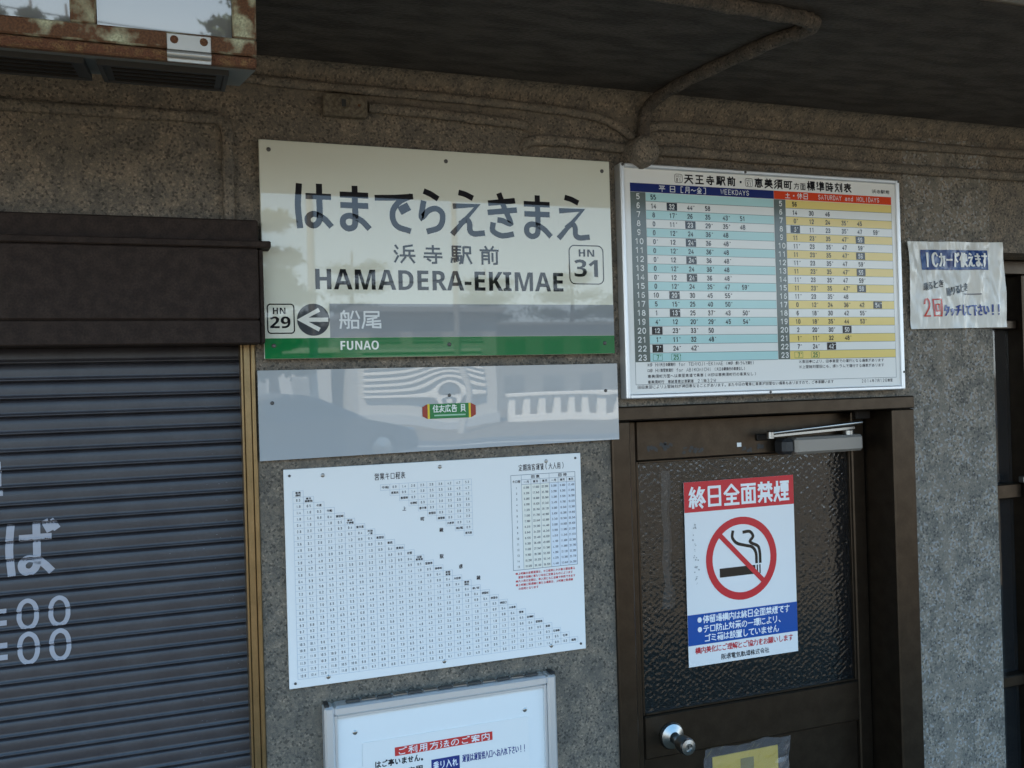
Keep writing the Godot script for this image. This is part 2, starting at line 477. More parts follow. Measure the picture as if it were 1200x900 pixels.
# ---------------------------------------------------------------- lettering
# Characters are pen strokes on a 0..99 grid (x then y, y down). "/" parts strokes, "~" rounds one, "@" fits another character into a box.
const GLYPHS := {
	# hiragana
	"は": "~1307 0950 1393/3529 9429/~6706 6738 6760 6580 5290 3786 3574 4866 6569 8177 9589",
	"ま": "1422 8822/1544 8744/~5306 5338 5370 4988 3193 1785 1872 3466 5670 7578 9190",
	"で": "~0620 5018 9414/~9014 6426 4746 4668 5884 8692/6640 7250/7834 8444",
	"ら": "~3406 5011 6719/~2830 2446 2264 4248 6443 8152 8270 7086 4094",
	"え": "~3405 4808 6414/1834 7931 1392/~3570 4962 5770 5886 6992 9390",
	"き": "1424 8417/1244 8937/~4305 5836 7466 5061 4060/~2269 2184 4293 5993 7890",
	"り": "~2309 1932 2358/~7706 7945 7172 4196",
	"ば": "@00009099は/7802 8616/9002 9913",
	"す": "0622 9422/~5804 5840 5862 4672 3662 4450 5856 6076 3896",
	"し": "~2804 2660 3288 5694 9070",
	"て": "~0618 5016 9412/~9012 6026 4650 5080 8492",
	"さ": "1026 9018/~4404 6040 7462/~7462 5056 2466 2686 5094 7892",
	"い": "~1216 1450 2276 3886 4470/~7220 8444 9068",
	"を": "1022 8618/~4804 4030 1858/~1458 3440 5040 5276/~9036 5050 3270 4090 8692",
	"お": "1028 6224/~3606 3650 3688 1890 1274 4054 7652 9070 8086 6092/7022 9436",
	"ご": "@00109099こ/7802 8616/9002 9913",
	"こ": "~2018 5020 8014/~1662 2484 5690 8684",
	"の": "~5214 4650 2684 1072 1246 3620 6216 8632 9060 8080 5694",
	"と": "~2606 3046/~8626 4046 1870 2890 8690",
	"る": "1810 7810 2060/~2058 4642 7246 8668 7490 4494 3280 4872 6090",
	"な": "0828 5026/~3606 2838 1058/7020 9234/~6442 6476 5292 2886 3472 5670 9092",
	"く": "7206 2048 7694",
	"せ": "0640 9434/~7210 7240 6862 5060/~2816 2850 3288 8088",
	"ん": "~5006 3040 0894/~2062 3850 5056 5284 6494 8886 9660",
	"よ": "5222 8820/~5206 5240 5472 4490 1890 1474 3868 6676 8890",
	"か": "0832 6028 6070 4692/~3806 2860 0892/7022 9456",
	"に": "~1408 1050 1492/4022 8820/~3668 4486 6490 9086",
	"っ": "~1850 5040 8050 8274 4092",
	"が": "@00009099か/7802 8616/9002 9913",
	"つ": "~0632 5018 8836 8268 4090",
	"た": "0826 5824/~3606 2650 0892/5044 8842/~4872 5688 9088",
	"へ": "0462 3430 9678",
	"れ": "2606 2696/~0830 3226 0872/~2650 5824 6626 6468 7288 9678",
	"う": "~3408 5210 6818/~1838 5626 8242 7076 3896",
	"も": "1232 7232/1056 7056/~4406 3650 4288 7290 8864 8254",
	"あ": "1424 8420/~4406 4038 4288/~6632 4880 2292 1074 3650 7042 9262 8484 6094",
	"だ": "@00009099た/7802 8616/9002 9913",
	# katakana and marks
	"カ": "0828 8628 8078 6892/~4605 4055 0894",
	"ー": "0650 9450",
	"ド": "3204 3296/3240 8062/6208 7022/8202 9016",
	"テ": "2212 7812/0640 9440/~5240 5068 2494",
	"ロ": "1414 8614 8688 1488 1414",
	"ゴ": "1420 8020 8088 1088/7802 8616/9002 9913",
	"ミ": "2008 7820/2040 7050/1272 8492",
	"キ": "1030 8620/0662 9450/4204 6096",
	"タ": "3804 0852/3222 8822 7060 2496/3846 7068",
	"ッ": "1842 2864/4436 5458/8642 7072 3494",
	"チ": "7808 2020/0648 9448/~5216 5060 2494",
	"ト": "3204 3296/3238 8460",
	"ラ": "2010 8010/0834 8834 7468 3096",
	"ム": "4606 1884 8880/7058 9694",
	"ノ": "~8208 6052 1294", "、": "1270 3494", "。": "~1276 2476 3486 2496 1292 1276", "・": "4444 5644 5656 4456 4444", "●": "1850 8250/2040 8040/2060 8060/2630 7430/2670 7470/3622 6422/3678 6478",
	"■": "1020 9020 9080 1080 1020/2050 8050/2035 8035/2065 8065", "□": "1020 9020 9080 1080 1020", "※": "1515 8585/8515 1585/4810 5210/4890 5290/1048 1052/9048 9052",
	"(": "~7004 4030 4070 7096", ")": "~3004 6030 6070 3096", "【": "8004 4004 4096 8096", "】": "2004 6004 6096 2096", "~": "~0655 2840 6060 9445", ":": "4830 5230/4870 5270", "!": "5005 5068/5086 5094", "-": "2050 8050", ".": "4492 5692", "*": "5028 5072/2050 8050/3434 6666/6634 3466", ",": "5585 4599", "/": "8004 2096", " ": "",
	"0": "~5003 7612 8932 9050 8968 7688 5097 2488 1168 1050 1132 2412 5003", "1": "2522 5804 5897", "2": "~1228 2806 6804 8722 7848 1094/1094 9094", "3": "~1218 3404 7006 8426 5046 4046/~4046 7050 8874 6696 2894 1078", "4": "7097 7004 0870 9470", "5": "8404 2204 1646/~1646 5036 8656 8084 5096 1284", "6": "~8014 5803 2620 1262 2692 6094 8870 6846 3046 1366", "7": "0804 9004 4097", "8": "~5003 8018 7642 5047 2442 2018 5003/~5047 8862 8486 5097 1686 1262 5047", "9": "~8738 7054 3054 1230 3006 7006 8740 7480 4297 1886",
	"A": "0698 5002 9498/2466 7666", "B": "1502 1598 7098 8876 7050 1550/7050 8028 6802 1502", "C": "~8622 5002 1224 1276 5098 8678", "D": "1502 1598 6098 8870 8830 6002 1502", "E": "8802 1502 1598 8898/1550 7850", "F": "8802 1502 1598/1550 7850", "H": "1202 1298/8802 8898/1250 8850", "I": "5002 5098", "J": "~7002 7074 5496 2284", "K": "1502 1598/8802 1560/4044 9098", "L": "1802 1898 8698", "M": "0898 0802 5070 9202 9298", "N": "1298 1202 8898 8802", "O": "~5002 9026 9074 5098 1074 1026 5002", "R": "1598 1502 7002 8826 7050 1550/5050 8898", "S": "~8620 5002 1622 3046 7256 8876 5098 1280", "T": "0602 9402/5002 5098", "U": "~1202 1270 5098 8870 8802", "W": "0402 2698 5020 7498 9602", "Y": "0602 5050 9402/5050 5098",
	"a": "~2040 6036 7650 7898/~7660 3060 1480 4098 7680", "d": "8002 8098/~8050 4036 1468 4098 8082", "n": "1838 1898/~1850 5036 7850 8098", "f": "~8006 5006 4830 4898/2038 7838", "o": "~5036 8660 8080 5098 1880 1660 5036", "r": "2438 2498/~2456 5038 8040",
	# kanji and the pieces they are made of
	"土": "1540 8540/5010 5090/0590 9590", "寸": "0532 9532/6506 6590 4692/2252 3670", "寺": "@05009550土/@02489899寸", "日": "1505 1595/1505 8505 8595/1550 8550/1592 8592", "目": "1505 1595/1505 8505 8595/1535 8535/1565 8565/1593 8593", "口": "1510 1592/1510 8510 8592/1588 8588", "田": "1010 1092/1010 9010 9092/1050 9050/5010 5090/1090 9090", "木": "0528 9528/5002 5098/4828 0572/5230 9570", "王": "1010 9010/1550 8550/0592 9592/5010 5092",
	"氵": "2208 5024/1036 4052/1294 5662", "亻": "8002 0550/5530 5598", "阝": "1505 1598/1505 8205 5038 8258 7070 4470", "刂": "2515 2575/8004 8092 5294", "辶": "1008 3022/0538 2838 2874 0592/2874 4890 9892", "糸": "4502 1530 5530/7516 1256 8854/6840 9458/5054 5098/2066 0890/7866 9690", "言": "2806 7206/0520 9520/2034 8034/2048 8048/1862 1894/1862 8262 8294/1890 8290", "禾": "8202 1514/0534 9534/5010 5098/4836 0575/5236 9572", "竹": "2202 0830/1514 4514/3014 3828/6402 5030/5514 9514/7214 8028", "頁": "0406 9606/5006 4222/1522 1576/1522 8522 8576/1540 8540/1558 8558/1574 8574/3578 0597/6578 9597", "隹": "3202 0542/2226 2298/2226 9526/2248 9048/2270 9070/2293 9693/6026 6093/6604 5624", "貝": "1804 1874/1804 8204 8274/1828 8228/1850 8250/1872 8272/3576 0898/6576 9598", "月": "2205 2260 0696/2205 8505 8594 6894/2234 8534/2262 8562", "方": "5002 5018/0520 9520/4020 3560 0595/3845 8545 8090 6094", "力": "0530 9030 8890 6692/4502 4055 0595", "車": "1012 9012/2026 2066/2026 8026 8066/2046 8046/2066 8066/0582 9582/5002 5098", "人": "5002 4845 0596/5030 9596", "大": "0535 9535/5002 4845 0596/5240 9596", "十": "0540 9540/5004 5098", "一": "0550 9550",
	"浜": "@00003699氵/8806 4814/4814 4858/4834 9434/7434 7458/3060 9960/5468 3496/7668 9696", "尺": "2008 2050 0494/2008 8808 8842/2040 8840/4842 9894", "馬": "1606 1656/1606 9006/1623 8423/1640 8440/5006 5056/1656 9056 8690 7696/1068 0490/2868 3088/4666 5084/6264 7080", "駅": "@00005499馬/@52009999尺", "前": "3002 3816/7002 6216/0522 9522/1534 1596/1534 4834 4892/1552 4852/1570 4870/6638 6680/8832 8892 7294",
	"舟": "4502 3014/1616 1660 0595/1616 8416 8492 6894/0052 9952/4524 5638/4560 5674", "㕣": "3005 0542/6505 9842/1555 1596/1555 8555 8596/1592 8592", "船": "@00005299舟/@54009999㕣", "尾": "1508 8808/1530 8830/8808 8830/1508 1555 0395/7838 3048/2862 9656/2478 9872/5742 5790 9692 9680", "天": "1012 9012/0545 9545/5012 4852 0596/5248 9596", "恵": "0514 9514/1828 1860/1828 8228 8260/1844 8244/1860 8260/5002 5060/1570 0890/3268 3592 6892 7278/5066 5678/8068 9484", "美": "3002 3814/7002 6214/1018 9018/1532 8532/0848 9248/5018 5060/0562 9562/5062 4674 0596/5264 9596", "彡": "8005 1030/8035 1058/8565 0596", "須": "@00003499彡/@36009999頁", "町": "@00105885田/5815 9915/8015 8092 6694", "面": "0506 9506/5006 4625/1025 1096/1025 9025 9096/1093 9093/3825 3893/6225 6293/3848 6248/3870 6270",
	"票": "0506 9506/1520 1544/1520 8520 8544/1544 8544/3806 3844/6206 6244/1555 8555/0568 9568/5068 5098/2576 0892/7576 9292", "標": "@00003899木/@38009999票", "準": "@00003660氵/@34009964隹/0578 9578/5062 5099", "時": "@00053892日/@38009999寺", "亥": "5002 5018/0520 9520/4520 1546 6046/6644 0596/6068 9096", "刻": "@00006299亥/@66009999刂", "表": "1014 9014/1830 8230/0546 9546/5002 5046/4546 0580/3062 3092 5284/7854 6068/5048 9694", "平": "1010 9010/2522 3440/7522 6640/0552 9552/5010 5098", "金": "5002 0542/5002 9542/2542 7542/1560 8560/5042 5092/2868 3684/7268 6484/0592 9592", "休": "@00003899亻/@34009999木",
	"冬": "4002 0845/3518 8518 0672/3025 9574/4564 6676/3582 6698", "終": "@00004699糸/@46009999冬", "全": "5002 0542/5002 9542/1846 8246/2068 7868/5046 5094/0594 9594", "林": "@00004899木/@52009999木", "禁": "@05009550林/2256 7856/0568 9568/5068 5098/2576 0894/7576 9294", "火": "1830 1256/8428 7052/5002 4860 0496/5054 9696", "垔": "0506 9506/1520 1548/1520 8520 8548/1548 8548/3806 3848/6206 6248/5048 5092/1568 8568/0592 9592", "煙": "@00004299火/@42009999垔",
	"亭": "5002 5014/0516 9516/2526 2542/2526 7526 7542/2542 7542/0572 0554 9554 9572/2068 8068/5068 5094 3494", "停": "@00003499亻/@34009999亭", "留": "4004 0814 0842 3838/3024 4442/5506 9206 8838 7040/7008 5545/@08489299田", "昜": "2004 2038/2004 8004 8038/2021 8021/2038 8038/0050 9950/3055 0078/2862 9562 8694 7096/5064 2292/7264 4596", "場": "@00053890土/@38009999昜", "冓": "0512 9512/0826 9226/0540 9540/3002 3040/7002 7040/1052 1098/1052 9052 9096/5040 5080/1066 9066/0080 9980", "構": "@00003899木/@38009999冓", "内": "0820 0898/0820 9220 9294 7696/5002 4850 2474/5046 8074", "防": "@00003699阝/@36009999方", "止": "5005 5090/5045 8845/1840 1890/0590 9590", "文": "5002 5016/0518 9518/7020 0592/2030 9280", "対": "@00005299文/@48009999寸", "策": "@02009830竹/0540 9540/1854 1872/1854 8254 8272/5030 5099/4858 0592/5258 9592", "睘": "1005 1025/1005 9005 9025/1025 9025/3605 3625/6405 6425/0038 9938/2050 2066/2050 8050 8066/2066 8066/5066 0888/3278 3296 5890/5066 9696/8868 6880", "環": "@00053690王/@36009999睘", "箱": "@02009832竹/@00304899木/@52349999目", "殳": "2806 2830 0644/2806 7206 7236 9436/1552 8252 0696/2056 9696", "設": "@00004499言/@46009999殳", "置": "0803 0824/0803 9203 9224/0824 9224/3603 3624/6403 6424/0535 9535/5024 5044/2844 2882/2844 8044 8082/2857 8057/2870 8070/2882 8082/0850 0895 9695", "化": "@00003899亻/9218 4848/4805 4890 9690 9672", "里": "1005 1050/1005 9005 9050/1028 9028/1050 9050/5005 5092/1572 8572/0592 9592", "理": "@00053690王/@38009999里", "角": "4002 0835/2518 7018 5434/1634 1670 0596/1634 8434 8494/1652 8452/1670 8470/5034 5070", "解": "@00005099角/5406 9906 9440 8044/7206 5444/6250 5270/5866 9866/5080 9980/7850 7899", "協": "@00003299十/@40009948力/@32486899力/@66489999力", "原": "1006 9906/1006 1060 0096/6010 4825/3026 3062/3026 9026 9062/3044 9044/3062 9062/6062 6098/4070 2890/7870 9588", "願": "@00005699原/@58009999頁",
	"反": "1008 9508/1508 1555 0096/2034 8534 2596/3040 9696", "阪": "@00003499阝/@36009999反", "界": "1503 1546/1503 8503 8546/1525 8525/5003 5046/1546 8546/5046 0474/5046 9674/3568 3080 1698/6868 6898", "堺": "@00053490土/@34009999界", "電": "1505 8505/0532 0518 9518 9532/5005 5045/2226 3630/2236 3640/6426 7830/6436 7840/2050 2080/2050 8050 8080/2064 8064/2080 8080/5048 5094 9694 9684", "気": "3002 0535/2516 9516/2032 8032/1548 8048 8290 9696 9680/2060 6096/6060 1098", "九": "0530 7530 7590 9690 9672/4005 3555 0495", "軌": "@00005499車/@52009999九", "首": "3002 3812/7002 6212/0516 9516/5016 4528/1828 1896/1828 8228 8296/1850 8250/1872 8272/1894 8294", "道": "@00009999辶/@36009984首", "朱": "2506 1040/1828 9028/0552 9552/5002 5098/4852 0588/5254 9588", "株": "@00003899木/@38009999朱", "式": "0522 9522/6002 6448 8094 9680/7808 8816/1050 5250/3050 3084/0590 5682", "会": "5002 0542/5002 9542/2844 7244/1060 9060/4860 2088 8084/6870 9094", "社": "2202 3014/0824 4224 0466/2648 2698/3052 4268/@42009999土",
	"営": "1504 2418/4802 5216/8204 7418/0840 0824 9224 9240/2836 2856/2836 7236 7256/2856 7256/1566 1596/1566 8566 8596/1594 8594/4856 4266", "業": "3502 3522/6502 6522/1208 2020/8808 8020/0524 9524/3028 3438/7028 6638/1040 9040/1852 8252/0564 9564/5040 5098/4664 0590/5464 9590", "程": "@00004499禾/@46009942口/@44449999王", "使": "@00003699亻/3814 9914/4428 4454/4428 9428 9454/4454 9454/6802 6860 3496/4862 9896", "乗": "7804 2012/0822 9222/0545 9545/0866 9266/3022 3066/7022 7066/5010 5098/4868 0692/5268 9692", "降": "@00003699阝/5802 3835/5614 9214 3648/5620 9950/4260 9660/3680 9980/7050 7099/5062 5080", "回": "0805 0896/0805 9205 9296/0893 9293/3232 3268/3232 6832 6868/3268 6868", "下": "0510 9510/5010 5098/5238 8560", "利": "@00005899禾/@64009999刂", "用": "1808 1860 0596/1808 8508 8594 7096/1835 8535/1862 8562/5008 5096", "法": "@00003499氵/@38009954土/6252 4488 9484/8070 9996", "案": "5002 5012/0826 0814 9214 9226/4520 2548 7064/7030 2566/0538 9538/@05609599木", "運": "@00009999辶/3616 3606 9606 9616/@40189984車", "賃": "3002 1022/2212 2242/8804 4412/3626 9626/6608 6644/4444 9044/@16489099貝", "入": "3804 5016 0696/5016 9696", "定": "5002 5014/0832 0818 9218 9232/2042 8042/5042 5090/5064 8464/2858 2075 0596/1880 4592 9694", "期": "0518 5418/1502 1570/4402 4470/1535 4435/1552 4452/0070 5870/1874 0496/3874 5296/@56009999月", "旅": "@00005299方/6002 5030/5616 9916/9430 6040/6438 6292 7684/7840 9696/9052 7866", "客": "5002 5012/0826 0814 9214 9226/4022 1550/3634 7434 1868/3038 9268/2470 2498/2470 7670 7698/2496 7696", "主": "4002 5814/1024 9024/1556 8556/0592 9592/5024 5092", "住": "@00003699亻/@36009999主", "友": "0524 9524/4502 3550 0590/3548 8048 2096/3558 9596", "広": "5002 5014/1016 9516/1216 1260 0396/5028 3088 8082/7060 9296", "告": "3002 1530/2018 8518/5002 5044/0544 9544/1858 1896/1858 8258 8296/1894 8294", "投": "0425 4025/2202 2290 1092/0462 4250/@42009999殳", "上": "5004 5090/5040 8840/0590 9590", "線": "@00004499糸/6804 5816/5018 5050/5018 9018 9050/5034 9034/5050 9050/7050 7096/4660 6460 4890/9058 7474 9896", "印": "4206 1014 1088 4484/1048 4248/5810 5898/5810 9010 9070 7672", "行": "2804 0432/3030 0460/2250 2298/4412 9612/4040 9940/7640 7692 6094", "石": "0510 9510/4010 0560/2848 2896/2848 8248 8296/2892 8292", "東": "1014 9014/1828 1866/1828 8228 8266/1846 8246/1866 8266/5002 5098/4666 0594/5466 9594", "神": "2202 3014/0824 4224 0466/2648 2698/3052 4268/5016 5070/5016 9616 9670/5042 9642/5070 9670/7202 7298", "年": "2802 0834/2018 9018/2242 8642/2242 2268/0468 9668/5418 5499", "今": "5002 0546/5002 9546/3044 7044/1866 7866 5298", "西": "0510 9510/1530 1594/1530 8530 8594/1590 8590/3810 3850 2862/6210 6258 7860", "車両": "", "分": "3004 0442/6604 9642/2048 7648 7092 5694/4248 3874 1896",
}
const UNKNOWN_SHAPES := ["田", "車", "里", "東", "神", "亭", "恵"]
var glyph_cache := {}


func glyph(ch: String) -> Array:   # [[smooth, points 0..1], ...]
	if glyph_cache.has(ch):
		return glyph_cache[ch]
	var out := []
	var spec: String = GLYPHS.get(ch, "?")
	if spec == "?":
		out = glyph(UNKNOWN_SHAPES[ch.unicode_at(0) % UNKNOWN_SHAPES.size()])   # print too fine to read in the photograph
		glyph_cache[ch] = out
		return out
	for seg in spec.split("/", false):
		if seg.begins_with("@"):
			var x0 := float(seg.substr(1, 2)) / 99.0
			var y0 := float(seg.substr(3, 2)) / 99.0
			var x1 := float(seg.substr(5, 2)) / 99.0
			var y1 := float(seg.substr(7, 2)) / 99.0
			for s in glyph(seg.substr(9)):
				var q := PackedVector2Array()
				for pt in s[1]:
					q.append(Vector2(lerpf(x0, x1, pt.x), lerpf(y0, y1, pt.y)))
				out.append([s[0], q])
			continue
		var smooth := seg.begins_with("~")
		var pts := PackedVector2Array()
		for w in seg.trim_prefix("~").split(" ", false):
			pts.append(Vector2(float(w.substr(0, 2)), float(w.substr(2, 2))) / 99.0)
		if smooth and pts.size() > 2:
			pts = rounded(pts, 5)
		out.append([smooth, pts])
	glyph_cache[ch] = out
	return out


func rounded(pts: PackedVector2Array, n: int) -> PackedVector2Array:
	var q := PackedVector2Array()
	var closed := pts[0].distance_to(pts[-1]) < 0.01
	var m := pts.size()
	for i in m - 1:
		var a := pts[i - 1] if i > 0 else (pts[m - 2] if closed else pts[0] * 2.0 - pts[1])
		var d := pts[i + 2] if i + 2 < m else (pts[1] if closed else pts[m - 1] * 2.0 - pts[m - 2])
		for k in n:
			q.append(pts[i].cubic_interpolate(pts[i + 1], a, d, float(k) / n))
	q.append(pts[m - 1])
	return q


# a ribbon of ink along a pen stroke, in the plane of the print
func ink_line(mb: MB, pts: PackedVector2Array, w: float, z: float, col: Color, cap := 0.3) -> void:
	var m := pts.size()
	if m < 2:
		return
	var l := PackedVector2Array()
	var r := PackedVector2Array()
	var closed := m > 3 and pts[0].distance_to(pts[m - 1]) < w * 0.05
	for i in m:
		var da := (pts[i] - pts[i - 1]).normalized() if i > 0 else ((pts[0] - pts[m - 2]).normalized() if closed else (pts[1] - pts[0]).normalized())
		var db := (pts[i + 1] - pts[i]).normalized() if i < m - 1 else ((pts[1] - pts[0]).normalized() if closed else da)
		var na := Vector2(-da.y, da.x)
		var nb := Vector2(-db.y, db.x)
		var mit := (na + nb)
		mit = mit / maxf(0.55, 1.0 + na.dot(nb))
		var p := pts[i]
		if not closed and i == 0:
			p -= db * w * cap
		if not closed and i == m - 1:
			p += da * w * cap
		l.append(p + mit * w * 0.5)
		r.append(p - mit * w * 0.5)
	for i in m - 1:
		mb.quad(Vector3(l[i].x, l[i].y, z), Vector3(l[i + 1].x, l[i + 1].y, z), Vector3(r[i + 1].x, r[i + 1].y, z), Vector3(r[i].x, r[i].y, z), Vector3.BACK, col)


# one character in the box whose upper left corner is (x, y)
func ink_char(mb: MB, ch: String, x: float, y: float, w: float, h: float, weight: float, z: float, col: Color, slant := 0.0) -> void:
	var k := 0
	for s in glyph(ch):
		var q := PackedVector2Array()
		for pt in s[1]:
			q.append(Vector2(x + pt.x * w + slant * (1.0 - pt.y) * h, y - pt.y * h))
		ink_line(mb, q, weight, z + (k % 16) * 0.000012, col)
		k += 1


func ink_text(mb: MB, text: String, x0: float, x1: float, y_top: float, y_bottom: float, weight: float, z: float, col: Color, fill := 0.86, rise := 0.0) -> void:
	var n := text.length()
	var cell := (x1 - x0) / n
	for i in n:
		var ch := text[i]
		var narrow := 0.62 if ch in "0123456789.,:!()" else 1.0
		var cw := cell * fill * narrow
		ink_char(mb, ch, x0 + cell * (i + 0.5) - cw * 0.5, y_top + rise * i / maxf(1.0, n - 1.0), cw, y_top - y_bottom, weight, z, col)


func ink_rect(mb: MB, x0: float, y0: float, x1: float, y1: float, z: float, col: Color) -> void:
	mb.quad(Vector3(x0, y0, z), Vector3(x1, y0, z), Vector3(x1, y1, z), Vector3(x0, y1, z), Vector3.BACK, col)


func ink_outline(mb: MB, x0: float, y0: float, x1: float, y1: float, w: float, r: float, z: float, col: Color) -> void:
	var q := PackedVector2Array()
	for c in [[x1 - r, y1 - r, 0.0], [x0 + r, y1 - r, 90.0], [x0 + r, y0 + r, 180.0], [x1 - r, y0 + r, 270.0]]:
		for k in 5:
			var a := deg_to_rad(c[2] + k * 22.5)
			q.append(Vector2(c[0] + cos(a) * r, c[1] + sin(a) * r))
	q.append(q[0])
	ink_line(mb, q, w, z, col)


func ink_disc(mb: MB, x: float, y: float, r: float, z: float, col: Color, inner := 0.0, n := 48) -> void:
	for i in n:
		var a := TAU * i / n
		var b := TAU * (i + 1) / n
		mb.quad(Vector3(x + cos(a) * r, y + sin(a) * r, z), Vector3(x + cos(b) * r, y + sin(b) * r, z), Vector3(x + cos(b) * inner, y + sin(b) * inner, z), Vector3(x + cos(a) * inner, y + sin(a) * inner, z), Vector3.BACK, col)


var bold_font: SystemFont
# Latin lettering from the bold typeface, fitted to a box
func ink_latin(mb: MB, text: String, x0: float, x1: float, y_top: float, y_bottom: float, z: float, col: Color) -> void:
	if bold_font == null:
		bold_font = SystemFont.new()
		bold_font.font_names = PackedStringArray(["Droid Sans"])
		bold_font.font_weight = 700
	var t := TextMesh.new()
	t.font = bold_font
	t.font_size = 96
	t.pixel_size = 0.01
	t.depth = 0.0
	t.curve_step = 1.0
	t.text = text
	var a := t.get_mesh_arrays()
	var v: PackedVector3Array = a[Mesh.ARRAY_VERTEX]
	var lo := Vector3.INF
	var hi := -Vector3.INF
	for p in v:
		lo = lo.min(p)
		hi = hi.max(p)
	var idx: PackedInt32Array = a[Mesh.ARRAY_INDEX] if a[Mesh.ARRAY_INDEX] != null else PackedInt32Array(range(v.size()))
	var s := Vector2((x1 - x0) / (hi.x - lo.x), (y_top - y_bottom) / (hi.y - lo.y))
	for i in range(0, idx.size() - 2, 3):
		var q := []
		for k in 3:
			var p := v[idx[i + k]]
			q.append(Vector3(x0 + (p.x - lo.x) * s.x, y_bottom + (p.y - lo.y) * s.y, z))
		mb.tri(q[0], q[1], q[2], Vector3.BACK, col)
# ---------------------------------------------------------------- setting
func sheet(x0: float, z0: float, x1: float, z1: float, y: float) -> MB:
	var mb := MB.new()
	mb.quad(Vector3(x0, y, z0), Vector3(x1, y, z0), Vector3(x1, y, z1), Vector3(x0, y, z1), Vector3.UP)
	return mb


func build_ground() -> void:
	setting("ground", sheet(-250, -250, 250, 250, GROUND), M.paving)
	setting("road", sheet(-120, 16.4, 120, 24.2, GROUND + 0.005), M.asphalt)
	var pv := MB.new()
	pv.box(Vector3(-8, GROUND - 0.05, -6), Vector3(9, GROUND + 0.10, 2.6), 0.01)
	setting("pavement", pv, M.paving)
	var line := sheet(-60, 21.2, 60, 21.4, GROUND + 0.010)
	setting("road_line", line, M.white_paint)


func build_station() -> void:
	var t := thing("station_building", "brown roughcast station wall with dark low canopy, behind all the signs", "building")
	var xs := [-2.6, -1.6, 0.126, 0.862, 1.680, 1.957, 2.95, 4.2]
	var ys := [GROUND + 0.10, -0.052, 0.312, 0.628]
	var solid := func(i: int, j: int) -> int:   # 0 open, 1 wall, 2 worn pillar
		if i < 0 or j < 0 or i >= xs.size() - 1 or j >= ys.size() - 1:
			return 1 if j >= ys.size() - 1 or j < 0 else 0
		if i == 1 and j < 2:
			return 0
		if i == 3 and j < 1:
			return 0
		if i == 5 and j < 2:
			return 0
		return 2 if i == 4 else 1
	for kind in [1, 2]:
		var mb := MB.new()
		for i in xs.size() - 1:
			for j in ys.size() - 1:
				if solid.call(i, j) != kind:
					continue
				var x0: float = xs[i]
				var x1: float = xs[i + 1]
				var y0: float = ys[j]
				var y1: float = ys[j + 1]
				for z in [0.0, -0.18]:
					mb.quad(Vector3(x0, y0, z), Vector3(x1, y0, z), Vector3(x1, y1, z), Vector3(x0, y1, z), Vector3(0, 0, 1 if z == 0.0 else -1))
				for s in [[-1, 0, x0, y0, x0, y1], [1, 0, x1, y0, x1, y1], [0, -1, x0, y0, x1, y0], [0, 1, x0, y1, x1, y1]]:
					if not solid.call(i + s[0], j + s[1]):
						mb.quad(Vector3(s[2], s[3], 0), Vector3(s[4], s[5], 0), Vector3(s[4], s[5], -0.18), Vector3(s[2], s[3], -0.18), Vector3(s[0], s[1], 0))
		var o := part("wall" if kind == 1 else "pillar", mb, M.wall if kind == 1 else M.pillar, t)
		if kind == 2:
			o.set_meta("label", "grey roughcast pillar with pale worn flecks")
	# cove where wall and canopy meet
	var cv := MB.new()
	var r := 0.035
	for k in 6:
		var a := PI / 2 * k / 6.0
		var b := PI / 2 * (k + 1) / 6.0
		var pa := Vector2(r - r * cos(a), 0.628 - r + r * sin(a))
		var pb := Vector2(r - r * cos(b), 0.628 - r + r * sin(b))
		var na := Vector3(0, -sin(a), cos(a))
		var nb := Vector3(0, -sin(b), cos(b))
		var z0 := 0.002 + pa.x
		var z1 := 0.002 + pb.x
		cv.tri3(Vector3(-2.6, pa.y, z0), Vector3(4.2, pa.y, z0), Vector3(4.2, pb.y, z1), na, na, nb)
		cv.tri3(Vector3(-2.6, pa.y, z0), Vector3(4.2, pb.y, z1), Vector3(-2.6, pb.y, z1), na, nb, nb)
	part("cove", cv, M.wall, t)
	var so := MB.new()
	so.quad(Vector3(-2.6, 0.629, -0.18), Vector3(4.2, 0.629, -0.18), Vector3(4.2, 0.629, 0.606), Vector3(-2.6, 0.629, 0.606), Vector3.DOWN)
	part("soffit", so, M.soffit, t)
	var ca := MB.new()
	ca.box(Vector3(-2.62, 0.6295, 0.608), Vector3(4.22, 0.80, 1.19), 0.006)
	ca.box(Vector3(-2.62, 0.632, -2.7), Vector3(4.22, 0.80, 0.606), 0.0)
	part("canopy", ca, M.eave, t)
	screw_head(t, 0.826, -0.240, 0.0, 0.0035)
	# closed rooms behind the wall
	var sh := MB.new()
	sh.box(Vector3(-2.6, GROUND + 0.1, -2.7), Vector3(4.2, 0.63, -2.55), 0.0)
	sh.box(Vector3(-2.6, GROUND + 0.1, -2.549), Vector3(-2.45, 0.63, -0.182), 0.0)
	sh.box(Vector3(4.05, GROUND + 0.1, -2.549), Vector3(4.2, 0.63, -0.182), 0.0)
	sh.box(Vector3(0.3, GROUND + 0.1, -2.549), Vector3(0.4, 0.625, -0.182), 0.0)
	sh.box(Vector3(1.78, GROUND + 0.1, -2.549), Vector3(1.86, 0.625, -0.182), 0.0)
	part("inner_wall", sh, M.inside, t)


